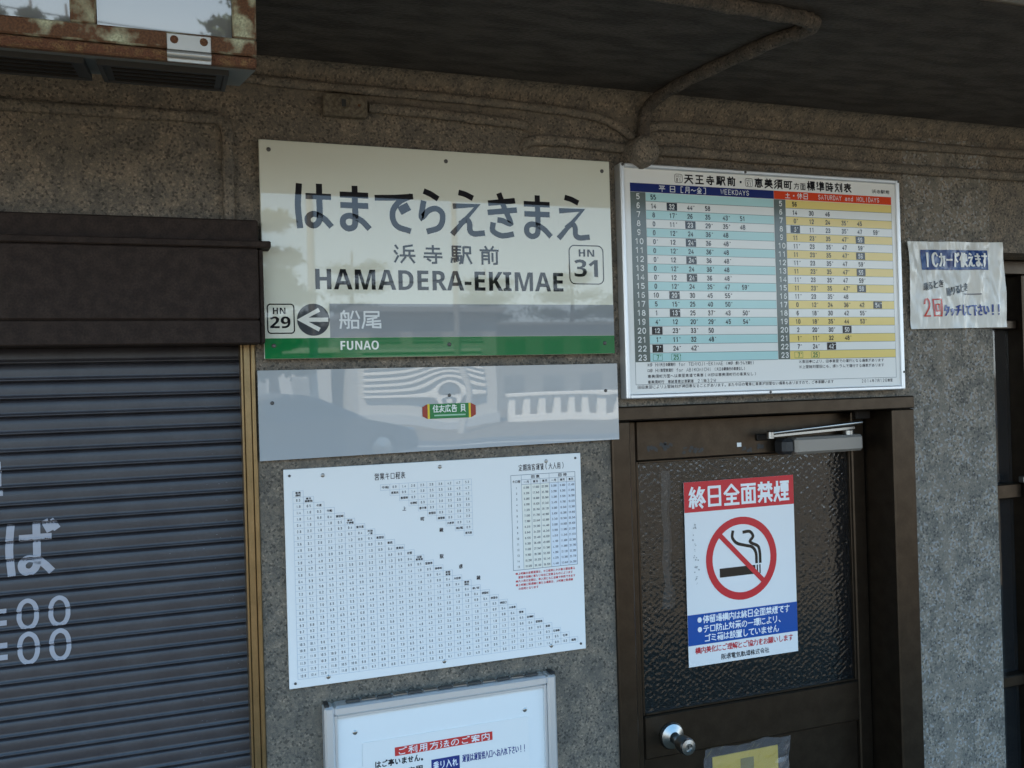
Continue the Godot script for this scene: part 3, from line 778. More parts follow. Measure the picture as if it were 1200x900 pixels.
# ---------------------------------------------------------------- door
func screw_head(parent: Node3D, x: float, y: float, z: float, r := 0.0042, m: Material = null) -> void:
	var mb := MB.new()
	mb.lathe(Vector3(x, y, z), Vector3.BACK, [Vector2(r, 0), Vector2(r * 0.95, 0.0010), Vector2(r * 0.55, 0.0020), Vector2(0, 0.0022)], 12)
	mb.box(Vector3(x - r * 0.7, y - r * 0.12, z + 0.0018), Vector3(x + r * 0.7, y + r * 0.12, z + 0.0024))
	part("screw", mb, m if m else M.screw, parent)


func bar(called: String, lo: Vector3, hi: Vector3, b: float, m: Material, parent: Node3D) -> MeshInstance3D:
	var mb := MB.new()
	mb.box(lo, hi, b)
	return part(called, mb, m, parent)


# pressed glass: irregular dimples over a fine diamond mesh, a smooth back
func figured_glass(x0: float, x1: float, y0: float, y1: float, z: float) -> MB:
	var nz := FastNoiseLite.new()
	nz.seed = 131
	nz.frequency = 64.0
	nz.fractal_octaves = 2
	var f := func(x: float, y: float) -> float:
		var a := TAU / 0.0130
		return z + 0.00062 * nz.get_noise_2d(x, y * 1.25) + 0.00011 * (sin(a * (x * 0.75 + y)) + sin(a * (x * 0.75 - y)))
	var nx := 230
	var ny := 220
	var v := PackedVector3Array()
	var n := PackedVector3Array()
	for j in ny + 1:
		for i in nx + 1:
			var x := lerpf(x0, x1, float(i) / nx)
			var y := lerpf(y0, y1, float(j) / ny)
			v.append(Vector3(x, y, f.call(x, y)))
	var w := nx + 1
	for j in ny + 1:
		for i in w:
			var dx := (v[j * w + mini(i + 1, nx)] - v[j * w + maxi(i - 1, 0)])
			var dy := (v[mini(j + 1, ny) * w + i] - v[maxi(j - 1, 0) * w + i])
			n.append(dx.cross(dy).normalized())
	var mb := MB.new()
	for j in ny:
		for i in nx:
			var a := j * w + i
			mb.tri3(v[a], v[a + 1], v[a + w + 1], n[a], n[a + 1], n[a + w + 1])
			mb.tri3(v[a], v[a + w + 1], v[a + w], n[a], n[a + w + 1], n[a + w])
	mb.quad(Vector3(x0, y0, z - 0.005), Vector3(x1, y0, z - 0.005), Vector3(x1, y1, z - 0.005), Vector3(x0, y1, z - 0.005), Vector3.FORWARD)
	return mb


func build_door() -> void:
	var t := thing("office_door", "dark bronze aluminium door with figured glass carrying the no smoking poster", "door")
	var f := Node3D.new()
	f.name = "frame"
	t.add_child(f)
	bar("head", Vector3(0.858, -0.080, -0.110), Vector3(1.684, -0.049, 0.012), 0.003, M.bronze, f)
	bar("jamb", Vector3(0.858, GROUND + 0.1, -0.110), Vector3(0.902, -0.081, 0.010), 0.003, M.bronze, f)
	bar("jamb", Vector3(1.616, GROUND + 0.1, -0.110), Vector3(1.684, -0.081, 0.010), 0.003, M.bronze, f)
	bar("stop_strip", Vector3(0.903, GROUND + 0.1, -0.112), Vector3(0.925, -0.082, -0.090), 0.002, M.bronze, f)
	bar("stop_strip", Vector3(1.594, GROUND + 0.1, -0.140), Vector3(1.6155, -0.082, -0.126), 0.002, M.bronze, f)
	# the leaf
	var z0 := -0.122
	var z1 := -0.088
	bar("stile", Vector3(0.904, GROUND + 0.11, z0), Vector3(0.966, -0.086, z1), 0.003, M.bronze, t)
	bar("stile", Vector3(1.575, GROUND + 0.11, z0), Vector3(1.614, -0.086, z1), 0.003, M.bronze, t)
	bar("rail", Vector3(0.9665, -0.178, z0), Vector3(1.5745, -0.086, z1), 0.003, M.bronze, t).set_meta("label", "top rail of the door with scraped patches")
	bar("rail", Vector3(0.9665, -0.862, z0), Vector3(1.5745, -0.763, z1), 0.003, M.bronze, t)
	bar("rail", Vector3(0.9665, GROUND + 0.11, z0), Vector3(1.5745, GROUND + 0.25, z1), 0.003, M.bronze, t)
	bar("lower_panel", Vector3(0.967, GROUND + 0.251, z0), Vector3(1.574, -0.8625, z1 - 0.012), 0.0, M.bronze, t)
	for s in [[0.9665, 0.9725, -0.762, -0.179], [1.5685, 1.5745, -0.762, -0.179]]:
		bar("glazing_bead", Vector3(s[0], s[2], z0 + 0.004), Vector3(s[1], s[3], z1 - 0.004), 0.001, M.bronze, t)
	for s in [[-0.762, -0.757], [-0.184, -0.179]]:
		bar("glazing_bead", Vector3(0.973, s[0], z0 + 0.004), Vector3(1.568, s[1], z1 - 0.004), 0.001, M.bronze, t)
	part("glass", figured_glass(0.973, 1.568, -0.757, -0.184, -0.099), M.figured, t)
	# scraped patches left by old tape on the top rail
	var sc := MB.new()
	for c in [[1.025, -0.148, 0.024], [1.008, -0.150, 0.012], [1.050, -0.144, 0.010], [1.106, -0.158, 0.016], [1.128, -0.160, 0.012], [1.262, -0.165, 0.012], [1.300, -0.160, 0.010]]:
		for k in 9:
			var p := Vector2(c[0] + rng.randf_range(-1, 1) * c[2], c[1] + rng.randf_range(-0.6, 0.6) * c[2] * 0.6)
			var q := PackedVector2Array()
			var rr := rng.randf_range(0.0020, 0.0056)
			for a in 7:
				q.append(p + Vector2.from_angle(TAU * a / 7.0) * rr * rng.randf_range(0.5, 1.3))
			for a in range(1, 6):
				sc.tri(Vector3(q[0].x, q[0].y, z1 + 0.0004 + k * 0.00003), Vector3(q[a].x, q[a].y, z1 + 0.0004 + k * 0.00003), Vector3(q[a + 1].x, q[a + 1].y, z1 + 0.0004 + k * 0.00003), Vector3.BACK)
	part("tape_residue", sc, M.black, t)
	bar("tape_scrap", Vector3(1.236, -0.158, z1), Vector3(1.248, -0.148, z1 + 0.0012), 0.0003, M.paper, t)
	# knob
	var kb := MB.new()
	var c := Vector3(1.035, -0.815, z1)
	kb.lathe(c, Vector3.BACK, [Vector2(0.030, 0), Vector2(0.031, 0.003), Vector2(0.028, 0.008), Vector2(0.019, 0.013), Vector2(0.013, 0.016)], 28)
	var kn := part("knob", kb, M.steel, t)
	var k2 := MB.new()
	k2.lathe(c + Vector3(0, 0, 0.016), Vector3.BACK, [Vector2(0.013, 0), Vector2(0.0125, 0.012), Vector2(0.014, 0.020), Vector2(0.018, 0.030), Vector2(0.0195, 0.042), Vector2(0.0195, 0.056), Vector2(0.017, 0.061), Vector2(0.009, 0.063), Vector2(0.008, 0.059), Vector2(0.0, 0.059)], 28)
	part("grip", k2, M.steel, kn)
	bar("keyhole", c + Vector3(-0.0008, -0.004, 0.0745), c + Vector3(0.0008, 0.004, 0.0762), 0.0, M.black, kn)
	# closer
	var cl := bar("closer", Vector3(1.372, -0.181, z1), Vector3(1.574, -0.141, z1 + 0.045), 0.006, M.closer, t)
	bar("end_cap", Vector3(1.338, -0.180, z1), Vector3(1.3715, -0.142, z1 + 0.043), 0.008, M.black, cl)
	bar("bracket", Vector3(1.290, -0.146, z1), Vector3(1.345, -0.130, z1 + 0.006), 0.002, M.bronze_dark, cl)
	var pv := MB.new()
	pv.lathe(Vector3(1.545, -0.141, z1 + 0.024), Vector3.UP, [Vector2(0.013, 0), Vector2(0.013, 0.010), Vector2(0.009, 0.013), Vector2(0, 0.013)], 16)
	part("pivot", pv, M.steel, cl)
	var ar := MB.new()
	ar.hexa([Vector3(1.560, -0.128, z1 + 0.016), Vector3(1.560, -0.128, z1 + 0.030), Vector3(1.560, -0.122, z1 + 0.030), Vector3(1.560, -0.122, z1 + 0.016), Vector3(1.305, -0.136, z1 + 0.034), Vector3(1.305, -0.136, z1 + 0.046), Vector3(1.305, -0.131, z1 + 0.046), Vector3(1.305, -0.131, z1 + 0.034)])
	part("arm", ar, M.steel, cl)
	var a2 := MB.new()
	a2.tube([Vector3(1.306, -0.127, z1 + 0.040), Vector3(1.430, -0.120, z1 + 0.038), Vector3(1.575, -0.112, z1 + 0.036)], [0.0036, 0.0042, 0.0052], 10)
	part("arm", a2, M.steel, cl)
	bar("shoe", Vector3(1.555, -0.104, z1 + 0.024), Vector3(1.600, -0.0815, z1 + 0.042), 0.003, M.bronze_dark, cl)
	var jt := MB.new()
	jt.lathe(Vector3(1.303, -0.139, z1 + 0.040), Vector3.UP, [Vector2(0.0, 0), Vector2(0.0085, 0), Vector2(0.0085, 0.015), Vector2(0.005, 0.018), Vector2(0, 0.018)], 14)
	part("joint", jt, M.steel, cl)
	# things near it
	var cloth := thing("hanging_cloth", "pale strip of cloth seen hanging behind the door's figured glass", "cloth")
	var q := MB.new()
	var last := []
	for i in 19:
		var y := -0.21 - 0.33 * i / 18.0
		var wv := 0.011 + 0.0012 * sin(i * 0.7) + (0.007 if i > 15 else 0.0)
		var zz := -0.150 + 0.004 * sin(i * 0.9)
		var row := [Vector3(1.074 - wv, y, zz), Vector3(1.074, y, zz + 0.008), Vector3(1.074 + wv, y, zz)]
		if last:
			for k in 2:
				q.quad(last[k], last[k + 1], row[k + 1], row[k], Vector3(0.5 if k else -0.5, 0, 0.86))
		last = row
	part("fabric", q, M.cloth, cloth)
	var sl := thing("document_sleeve", "clear plastic sleeve holding a yellow card at the foot of the door", "sleeve")
	bar("card", Vector3(1.148, -1.06, z1 - 0.010), Vector3(1.332, -0.888, z1 - 0.008), 0.0, M.yellow_card, sl)
	var win := MB.new()
	win.box(Vector3(1.225, -0.99, z1 - 0.0078), Vector3(1.262, -0.904, z1 - 0.0072))
	part("print", win, M.olive_print, sl)
	var fl := MB.new()
	var nz := FastNoiseLite.new()
	nz.seed = 5
	nz.frequency = 22.0
	var grid := func(i: int, j: int) -> Vector3:
		var x := 1.118 + 0.24 * i / 24.0
		var y := -1.08 + 0.22 * j / 20.0
		return Vector3(x, y + 0.004 * sin(i * 0.5) * j / 20.0, z1 - 0.001 + 0.008 * nz.get_noise_2d(x, y) + (0.010 * maxf(0.0, (j - 15) / 5.0)))
	for i in 24:
		for j in 20:
			fl.flat(grid.call(i, j), grid.call(i + 1, j), grid.call(i + 1, j + 1), Vector3(1.2, -0.9, -9))
			fl.flat(grid.call(i, j), grid.call(i + 1, j + 1), grid.call(i, j + 1), Vector3(1.2, -0.9, -9))
	part("film", fl, M.sleeve, sl)


func build_side_entrance() -> void:
	var t := thing("side_door", "dark brown recessed glazed door beyond the worn pillar", "door")
	bar("jamb", Vector3(1.960, GROUND + 0.1, -0.17), Vector3(1.985, 0.309, -0.10), 0.003, M.bronze, t)
	bar("head", Vector3(1.986, 0.270, -0.17), Vector3(2.94, 0.309, -0.10), 0.003, M.bronze, t)
	bar("stile", Vector3(2.165, GROUND + 0.1, -0.15), Vector3(2.215, 0.268, -0.085), 0.003, M.bronze, t)
	for y in [[0.12, 0.145], [-0.345, -0.305], [-0.86, -0.83]]:
		bar("rail", Vector3(1.9865, y[0], -0.16), Vector3(2.164, y[1], -0.105), 0.003, M.bronze, t)
	bar("latch", Vector3(2.15, -0.302, -0.104), Vector3(2.164, -0.285, -0.085), 0.002, M.steel, t)
	for y in [[0.146, 0.269], [-0.304, 0.119], [-0.829, -0.346], [GROUND + 0.1, -0.861]]:
		bar("pane", Vector3(1.987, y[0], -0.140), Vector3(2.1635, y[1], -0.134), 0.0, M.pane, t)
	bar("panel", Vector3(2.216, GROUND + 0.1, -0.15), Vector3(2.94, 0.268, -0.12), 0.0, M.bronze, t)


# ---------------------------------------------------------------- shutter
const PITCH := 0.0314
const SHUTTER_TOP := 0.098
const SLAT := [Vector2(0.0, -0.009), Vector2(0.0016, -0.0085), Vector2(0.0026, -0.0018), Vector2(0.0056, -0.0004), Vector2(0.0130, 0.0006), Vector2(0.0215, 0.0006), Vector2(0.0258, 0.0006), Vector2(0.0270, 0.0020), Vector2(0.0286, 0.0026), Vector2(0.0302, 0.0022), Vector2(0.0307, -0.0040), Vector2(0.0314, -0.009)]


func slat_z(y: float) -> float:
	var d := fposmod(SHUTTER_TOP - y, PITCH)
	for i in SLAT.size() - 1:
		if d <= SLAT[i + 1].x:
			return -0.05 + lerpf(SLAT[i].y, SLAT[i + 1].y, (d - SLAT[i].x) / (SLAT[i + 1].x - SLAT[i].x))
	return -0.056


func build_shutter() -> void:
	var t := thing("roller_shutter", "closed blue grey roller shutter with brown housing and gold guide rail", "shutter")
	var mb := MB.new()
	for i in SLAT.size() - 1:
		var a: Vector2 = SLAT[i]
		var b: Vector2 = SLAT[i + 1]
		var nn := Vector3(0, (b.y - a.y), (b.x - a.x)).normalized()
		var na := nn
		var nb := nn
		if i > 0:
			var p: Vector2 = SLAT[i - 1]
			na = (nn + Vector3(0, a.y - p.y, a.x - p.x).normalized()).normalized()
		if i < SLAT.size() - 2:
			var p: Vector2 = SLAT[i + 2]
			nb = (nn + Vector3(0, p.y - b.y, p.x - b.x).normalized()).normalized()
		mb.tri3(Vector3(-1.58, -a.x, a.y), Vector3(0.11, -a.x, a.y), Vector3(0.11, -b.x, b.y), na, na, nb)
		mb.tri3(Vector3(-1.58, -a.x, a.y), Vector3(0.11, -b.x, b.y), Vector3(-1.58, -b.x, b.y), na, nb, nb)
		mb.quad(Vector3(-1.58, -a.x, a.y), Vector3(0.11, -a.x, a.y), Vector3(0.11, -a.x, -0.008), Vector3(-1.58, -a.x, -0.008), Vector3.UP) if i == 0 else null
	var m := mb.mesh()
	var n := int((SHUTTER_TOP - GROUND - 0.1) / PITCH)
	for i in n:
		var o := inst("slat", m, M.slat, t)
		o.rotation.z = rng.randf_range(-0.0005, 0.0005)
		o.position = Vector3(rng.randf_range(-0.0006, 0.0006), SHUTTER_TOP - i * PITCH, -0.05 + rng.randf_range(-0.0003, 0.0003))
	# scuffs where the curtain rubs, at the right ends of the slats
	var sf := MB.new()
	for i in 130:
		var sx := 0.090 - 0.16 * rng.randf() * rng.randf()
		var sy := rng.randf_range(-0.72, -0.10)
		if fposmod(SHUTTER_TOP - sy, PITCH) < 0.005 or fposmod(SHUTTER_TOP - sy, PITCH) > 0.024:
			continue
		var sw := rng.randf_range(0.0006, 0.0050)
		var sh := rng.randf_range(0.0004, 0.0012)
		var sz := slat_z(sy) + 0.0012
		sf.tri(Vector3(sx, sy, sz), Vector3(sx + sw, sy + sh * rng.randf_range(-0.5, 0.5), sz), Vector3(sx + sw * 0.6, sy + sh, sz), Vector3.BACK)
		sf.tri(Vector3(sx, sy, sz), Vector3(sx + sw * 0.6, sy + sh, sz), Vector3(sx + sw * 0.2, sy + sh * 0.8, sz), Vector3.BACK)
	part("scuff_marks", sf, M.scuff, t).set_meta("kind", "stuff")
	# guide rail: a channel with two ribs
	for e in [0.0985, -1.61]:
		var r := MB.new()
		r.box(Vector3(e, GROUND + 0.1, -0.075), Vector3(e + 0.0040, 0.10, 0.004), 0.0008)
		r.box(Vector3(e + 0.0043, GROUND + 0.1, -0.060), Vector3(e + 0.0180, 0.10, 0.002), 0.0016)
		r.box(Vector3(e + 0.0186, GROUND + 0.1, -0.060), Vector3(e + 0.0265, 0.10, 0.006), 0.0016)
		part("guide_rail", r, M.rail, t)
	# housing
	var h := bar("housing", Vector3(-1.62, 0.137, -0.02), Vector3(0.131, 0.2665, 0.060), 0.003, M.housing, t)
	bar("top_beam", Vector3(-1.62, 0.280, -0.02), Vector3(0.134, 0.322, 0.038), 0.003, M.housing, h)
	bar("drip_lip", Vector3(-1.63, 0.267, -0.02), Vector3(0.154, 0.2795, 0.064), 0.002, M.housing, h)
	bar("lower_plate", Vector3(-1.62, 0.0935, -0.02), Vector3(0.131, 0.136, 0.058), 0.002, M.housing, h)
	bar("end_flange", Vector3(0.132, 0.094, 0.0), Vector3(0.1405, 0.266, 0.050), 0.002, M.housing, h)
	for y in [0.108, 0.128, 0.200, 0.25]:
		var rv := MB.new()
		rv.lathe(Vector3(0.1365, y, 0.050), Vector3.BACK, [Vector2(0.0028, 0), Vector2(0.0022, 0.0014), Vector2(0, 0.0018)], 10)
		part("rivet", rv, M.housing, h)
	# painted lettering, following the slats
	var flat := MB.new()
	ink_char(flat, "り", -0.395, -0.205, 0.085, 0.105, 0.0125, 0.0, Color.WHITE)
	ink_char(flat, "ば", -0.306, -0.214, 0.082, 0.098, 0.0125, 0.0, Color.WHITE)
	for row in [[-0.352, -0.403], [-0.411, -0.464]]:
		for x in [-0.2905, -0.2400]:
			ink_char(flat, "0", x + 0.0005, row[0], 0.034, row[0] - row[1], 0.0078, 0.0, Color.WHITE)
		for d in [0.32, 0.72]:
			var y: float = lerpf(row[0], row[1], d)
			ink_rect(flat, -0.335, y - 0.0045, -0.306, y + 0.0045, 0.0, Color.WHITE)
	ink_rect(flat, -0.345, -0.165, -0.3065, -0.155, 0.0, Color.WHITE)
	ink_rect(flat, -0.318, -0.148, -0.3085, -0.105, 0.0, Color.WHITE)
	var wrap := MB.new()
	var todo := []
	for i in range(0, flat.v.size(), 3):
		todo.append([flat.v[i], flat.v[i + 1], flat.v[i + 2]])
	while todo:
		var q: Array = todo.pop_back()
		var e := [q[0].distance_to(q[1]), q[1].distance_to(q[2]), q[2].distance_to(q[0])]
		var k := 0 if e[0] >= e[1] and e[0] >= e[2] else (1 if e[1] >= e[2] else 2)
		if e[k] > 0.0032:
			var a: Vector3 = q[k]
			var b: Vector3 = q[(k + 1) % 3]
			var c: Vector3 = q[(k + 2) % 3]
			todo.append([a, (a + b) * 0.5, c])
			todo.append([(a + b) * 0.5, b, c])
			continue
		var w := []
		for p in q:
			w.append(Vector3(p.x, p.y, slat_z(p.y) + 0.0009 + p.z * 0.5))
		wrap.flat(w[0], w[1], w[2], Vector3(w[0].x, w[0].y, -9))
	part("lettering", wrap, M.shutter_ink, t)


func smooth_path(pts: Array, n := 6) -> Array:
	var out := []
	for i in pts.size() - 1:
		var a: Vector3 = pts[maxi(i - 1, 0)]
		var d: Vector3 = pts[mini(i + 2, pts.size() - 1)]
		for k in n:
			out.append(pts[i].cubic_interpolate(pts[i + 1], a, d, float(k) / n))
	out.append(pts[-1])
	return out


func conduit(label: String, pts: Array, r: float) -> void:
	var t := thing("conduit", label, "conduit", Vector3.ZERO, "roughcast covered conduits on wall and canopy")
	var path := smooth_path(pts, 8)
	var mb := MB.new()
	var radii := []
	for i in path.size():
		radii.append(r * (1.0 + 0.08 * sin(i * 1.7) + rng.randf_range(-0.05, 0.05)))
	mb.tube(path, radii, 12)
	part("pipe", mb, M.conduit if r > 0.0125 else M.wall, t)


func build_conduits() -> void:
	conduit("roughcast covered conduit running above the timetable, upper of two, up to the right edge", [Vector3(0.955, 0.548, 0.007), Vector3(1.02, 0.567, 0.007), Vector3(1.4, 0.566, 0.007), Vector3(2.2, 0.570, 0.007), Vector3(3.4, 0.572, 0.007)], 0.011)
	conduit("roughcast covered conduit just above the timetable, lower of two", [Vector3(0.97, 0.505, 0.009), Vector3(1.05, 0.512, 0.009), Vector3(1.5, 0.508, 0.009), Vector3(2.2, 0.511, 0.009), Vector3(3.4, 0.512, 0.009)], 0.012)
	conduit("thin conduit bending down to the round junction box above the name board", [Vector3(-0.1, 0.600, 0.009), Vector3(0.2, 0.590, 0.009), Vector3(0.5, 0.588, 0.008), Vector3(0.75, 0.582, 0.008), Vector3(0.86, 0.570, 0.009), Vector3(0.93, 0.535, 0.008)], 0.009)
	conduit("short conduit from the square switch box to the right, above the name board", [Vector3(0.352, 0.556, 0.009), Vector3(0.5, 0.553, 0.009), Vector3(0.62, 0.548, 0.009), Vector3(0.672, 0.546, 0.007), Vector3(0.69, 0.540, -0.006)], 0.010)
	conduit("short stub of conduit entering the junction box from the left", [Vector3(0.675, 0.500, -0.006), Vector3(0.70, 0.514, 0.009), Vector3(0.80, 0.516, 0.008), Vector3(0.935, 0.508, 0.010)], 0.011)
	conduit("conduit climbing from the junction box and running under the canopy", [Vector3(0.952, 0.520, 0.018), Vector3(0.955, 0.570, 0.016), Vector3(0.965, 0.605, 0.030), Vector3(0.980, 0.618, 0.13), Vector3(1.02, 0.618, 0.36), Vector3(1.050, 0.618, 0.445), Vector3(1.03, 0.618, 0.475), Vector3(0.96, 0.618, 0.485), Vector3(0.70, 0.618, 0.50), Vector3(0.2, 0.618, 0.52)], 0.013)
	conduit("conduit bent at a right angle on the wall above the shutter", [Vector3(-1.4, 0.512, 0.005), Vector3(-0.3, 0.512, 0.005), Vector3(0.04, 0.514, 0.005), Vector3(0.072, 0.511, 0.005), Vector3(0.085, 0.495, 0.005), Vector3(0.086, 0.45, 0.005), Vector3(0.086, 0.318, 0.005)], 0.0105)
	var j := thing("junction_box", "round roughcast covered junction box at the timetable's upper left corner", "junction box")
	var mb := MB.new()
	mb.lathe(Vector3(0.938, 0.498, 0.0), Vector3.BACK, [Vector2(0.036, 0), Vector2(0.034, 0.030), Vector2(0.032, 0.050), Vector2(0.027, 0.058), Vector2(0.014, 0.061), Vector2(0, 0.0615)], 26)
	part("casing", mb, M.wall, j)
	var s := thing("switch_box", "small square rusty switch box above the station name board", "switch box")
	bar("casing", Vector3(0.262, 0.532, 0.0), Vector3(0.347, 0.575, 0.022), 0.003, M.rust_box, s)
	var rs := MB.new()
	rs.lathe(Vector3(0.301, 0.556, 0.022), Vector3.BACK, [Vector2(0.018, 0), Vector2(0.017, 0.003), Vector2(0.012, 0.005), Vector2(0.011, 0.001), Vector2(0, 0.001)], 18)
	part("socket", rs, M.rust_box, s)
	bar("slot", Vector3(0.297, 0.549, 0.0232), Vector3(0.305, 0.563, 0.0242), 0.0, M.black, s)
	screw_head(s, 0.331, 0.554, 0.022, 0.003, M.rust_deep)


# ---------------------------------------------------------------- signs on the wall
func build_name_board() -> void:
	var t := thing("station_name_board", "glossy cream board with eight large kana, grey and green bands", "sign")
	var z := 0.020
	bar("panel", Vector3(0.1408, 0.0660, 0.0), Vector3(0.8655, 0.4770, z), 0.0012, M.enamel, t)
	var band := MB.new()
	ink_rect(band, 0.263, 0.105, 0.8650, 0.170, z + 0.0003, lin(142, 146, 150))
	part("grey_band", band, M.enamel_ink, t)
	var gb := MB.new()
	ink_rect(gb, 0.1413, 0.0664, 0.8650, 0.1046, z + 0.0003, lin(22, 112, 62))
	part("green_band", gb, M.enamel_ink, t)
	var dark := lin(30, 32, 37)
	var name_boxes := [["は", 0.203, 0.272, 0.4005, 0.3105], ["ま", 0.283, 0.3475, 0.400, 0.3095], ["で", 0.355, 0.4335, 0.394, 0.3085], ["ら", 0.434, 0.5035, 0.3985, 0.3105], ["え", 0.503, 0.5815, 0.399, 0.306], ["き", 0.582, 0.655, 0.399, 0.3055], ["ま", 0.6605, 0.7285, 0.399, 0.3055], ["え", 0.734, 0.8155, 0.3995, 0.3045]]
	var mb := MB.new()
	for b in name_boxes:
		ink_char(mb, b[0], b[1], b[3], b[2] - b[1], b[3] - b[4], 0.0114, z + 0.0004, dark)
	part("kana_lettering", mb, M.enamel_ink, t)
	mb = MB.new()
	for b in [["浜", 0.391, 0.433], ["寺", 0.449, 0.4905], ["駅", 0.507, 0.550], ["前", 0.567, 0.609]]:
		ink_char(mb, b[0], b[1], 0.2880, b[2] - b[1], 0.0375, 0.0042, z + 0.0004, dark)
	part("kanji_lettering", mb, M.enamel_ink, t)
	mb = MB.new()
	ink_latin(mb, "HAMADERA-EKIMAE", 0.238, 0.750, 0.2365, 0.1975, z + 0.0004, dark)
	part("roman_lettering", mb, M.enamel_ink, t)
	mb = MB.new()
	ink_outline(mb, 0.7655, 0.2140, 0.8440, 0.2950, 0.0022, 0.012, z + 0.0004, dark)
	ink_latin(mb, "HN", 0.7875, 0.8235, 0.2870, 0.2718, z + 0.0004, dark)
	ink_latin(mb, "31", 0.7765, 0.8310, 0.2655, 0.2290, z + 0.0004, dark)
	part("number_badge", mb, M.enamel_ink, t)
	mb = MB.new()
	ink_outline(mb, 0.1480, 0.1140, 0.1965, 0.1685, 0.0022, 0.006, z + 0.0004, dark)
	ink_latin(mb, "HN", 0.1580, 0.1810, 0.1620, 0.1500, z + 0.0004, dark)
	ink_latin(mb, "29", 0.1520, 0.1895, 0.1455, 0.1235, z + 0.0004, dark)
	part("number_badge", mb, M.enamel_ink, t)
	mb = MB.new()
	ink_disc(mb, 0.2322, 0.1393, 0.0305, z + 0.0004, lin(70, 73, 76))
	var white := lin(222, 222, 214)
	ink_line(mb, PackedVector2Array([Vector2(0.2600, 0.1393), Vector2(0.2090, 0.1393)]), 0.0080, z + 0.0006, white, 0.0)
	ink_line(mb, PackedVector2Array([Vector2(0.2420, 0.1575), Vector2(0.2085, 0.1393), Vector2(0.2420, 0.1211)]), 0.0080, z + 0.00065, white, 0.2)
	part("arrow_emblem", mb, M.enamel_ink, t)
	mb = MB.new()
	ink_char(mb, "船", 0.2820, 0.1570, 0.0375, 0.0355, 0.0036, z + 0.0006, lin(225, 228, 228))
	ink_char(mb, "尾", 0.3240, 0.1570, 0.0375, 0.0355, 0.0036, z + 0.0006, lin(225, 228, 228))
	part("kanji_lettering", mb, M.enamel_ink, t)
	mb = MB.new()
	ink_latin(mb, "FUNAO", 0.2820, 0.3560, 0.0985, 0.0812, z + 0.0006, lin(228, 232, 226))
	part("roman_lettering", mb, M.enamel_ink, t)
	for s in [[0.1584, 0.4584], [0.5023, 0.4562], [0.8472, 0.4552], [0.1580, 0.0905], [0.4984, 0.0895], [0.8420, 0.0885]]:
		screw_head(t, s[0], s[1], z)


const WEEKDAY := ["55", "14 b32 44* 58", "8 17* 26 35 43* 51", "0 11* b23 29* 35* 48", "0 12* 24 36* 48", "0* 12 b24* 36 48*", "0 12* 24 36* 48", "0* 12 b24* 36 48*", "0 12* 24 36* 48", "0* 12 b24* 36 48*", "0 12* 24 35* 47 59*", "10 b20* 30 45 55*", "5 15* 25 40 50*", "1 b13* 25 37* 43 50*", "4* 12 20* 29* 45 54*", "b12 23* 33* 50", "1* 11* 32 48*", "b7* 24* 42*", "g7* g25*"]
const HOLIDAY := ["56", "14 30 46", "0* 12 24 35* 45", "b6* 11 23 35* 47 59*", "11 23* 35 47* b59", "11* 23 35* 47 59*", "11 23* 35 47* b59", "11* 23 35* 47 59*", "11 23* 35 47* b59", "11* 23 35* 47 59*", "11 23* 35 47* b59", "11* 23 35* 48", "0 12* 24 36* 42 b54*", "6 18* 30 42 55*", "10 18* 35* 44 53*", "2 20* 30* b50", "1* 11* 32 48*", "7* 24* b42*", "g7* g25*"]


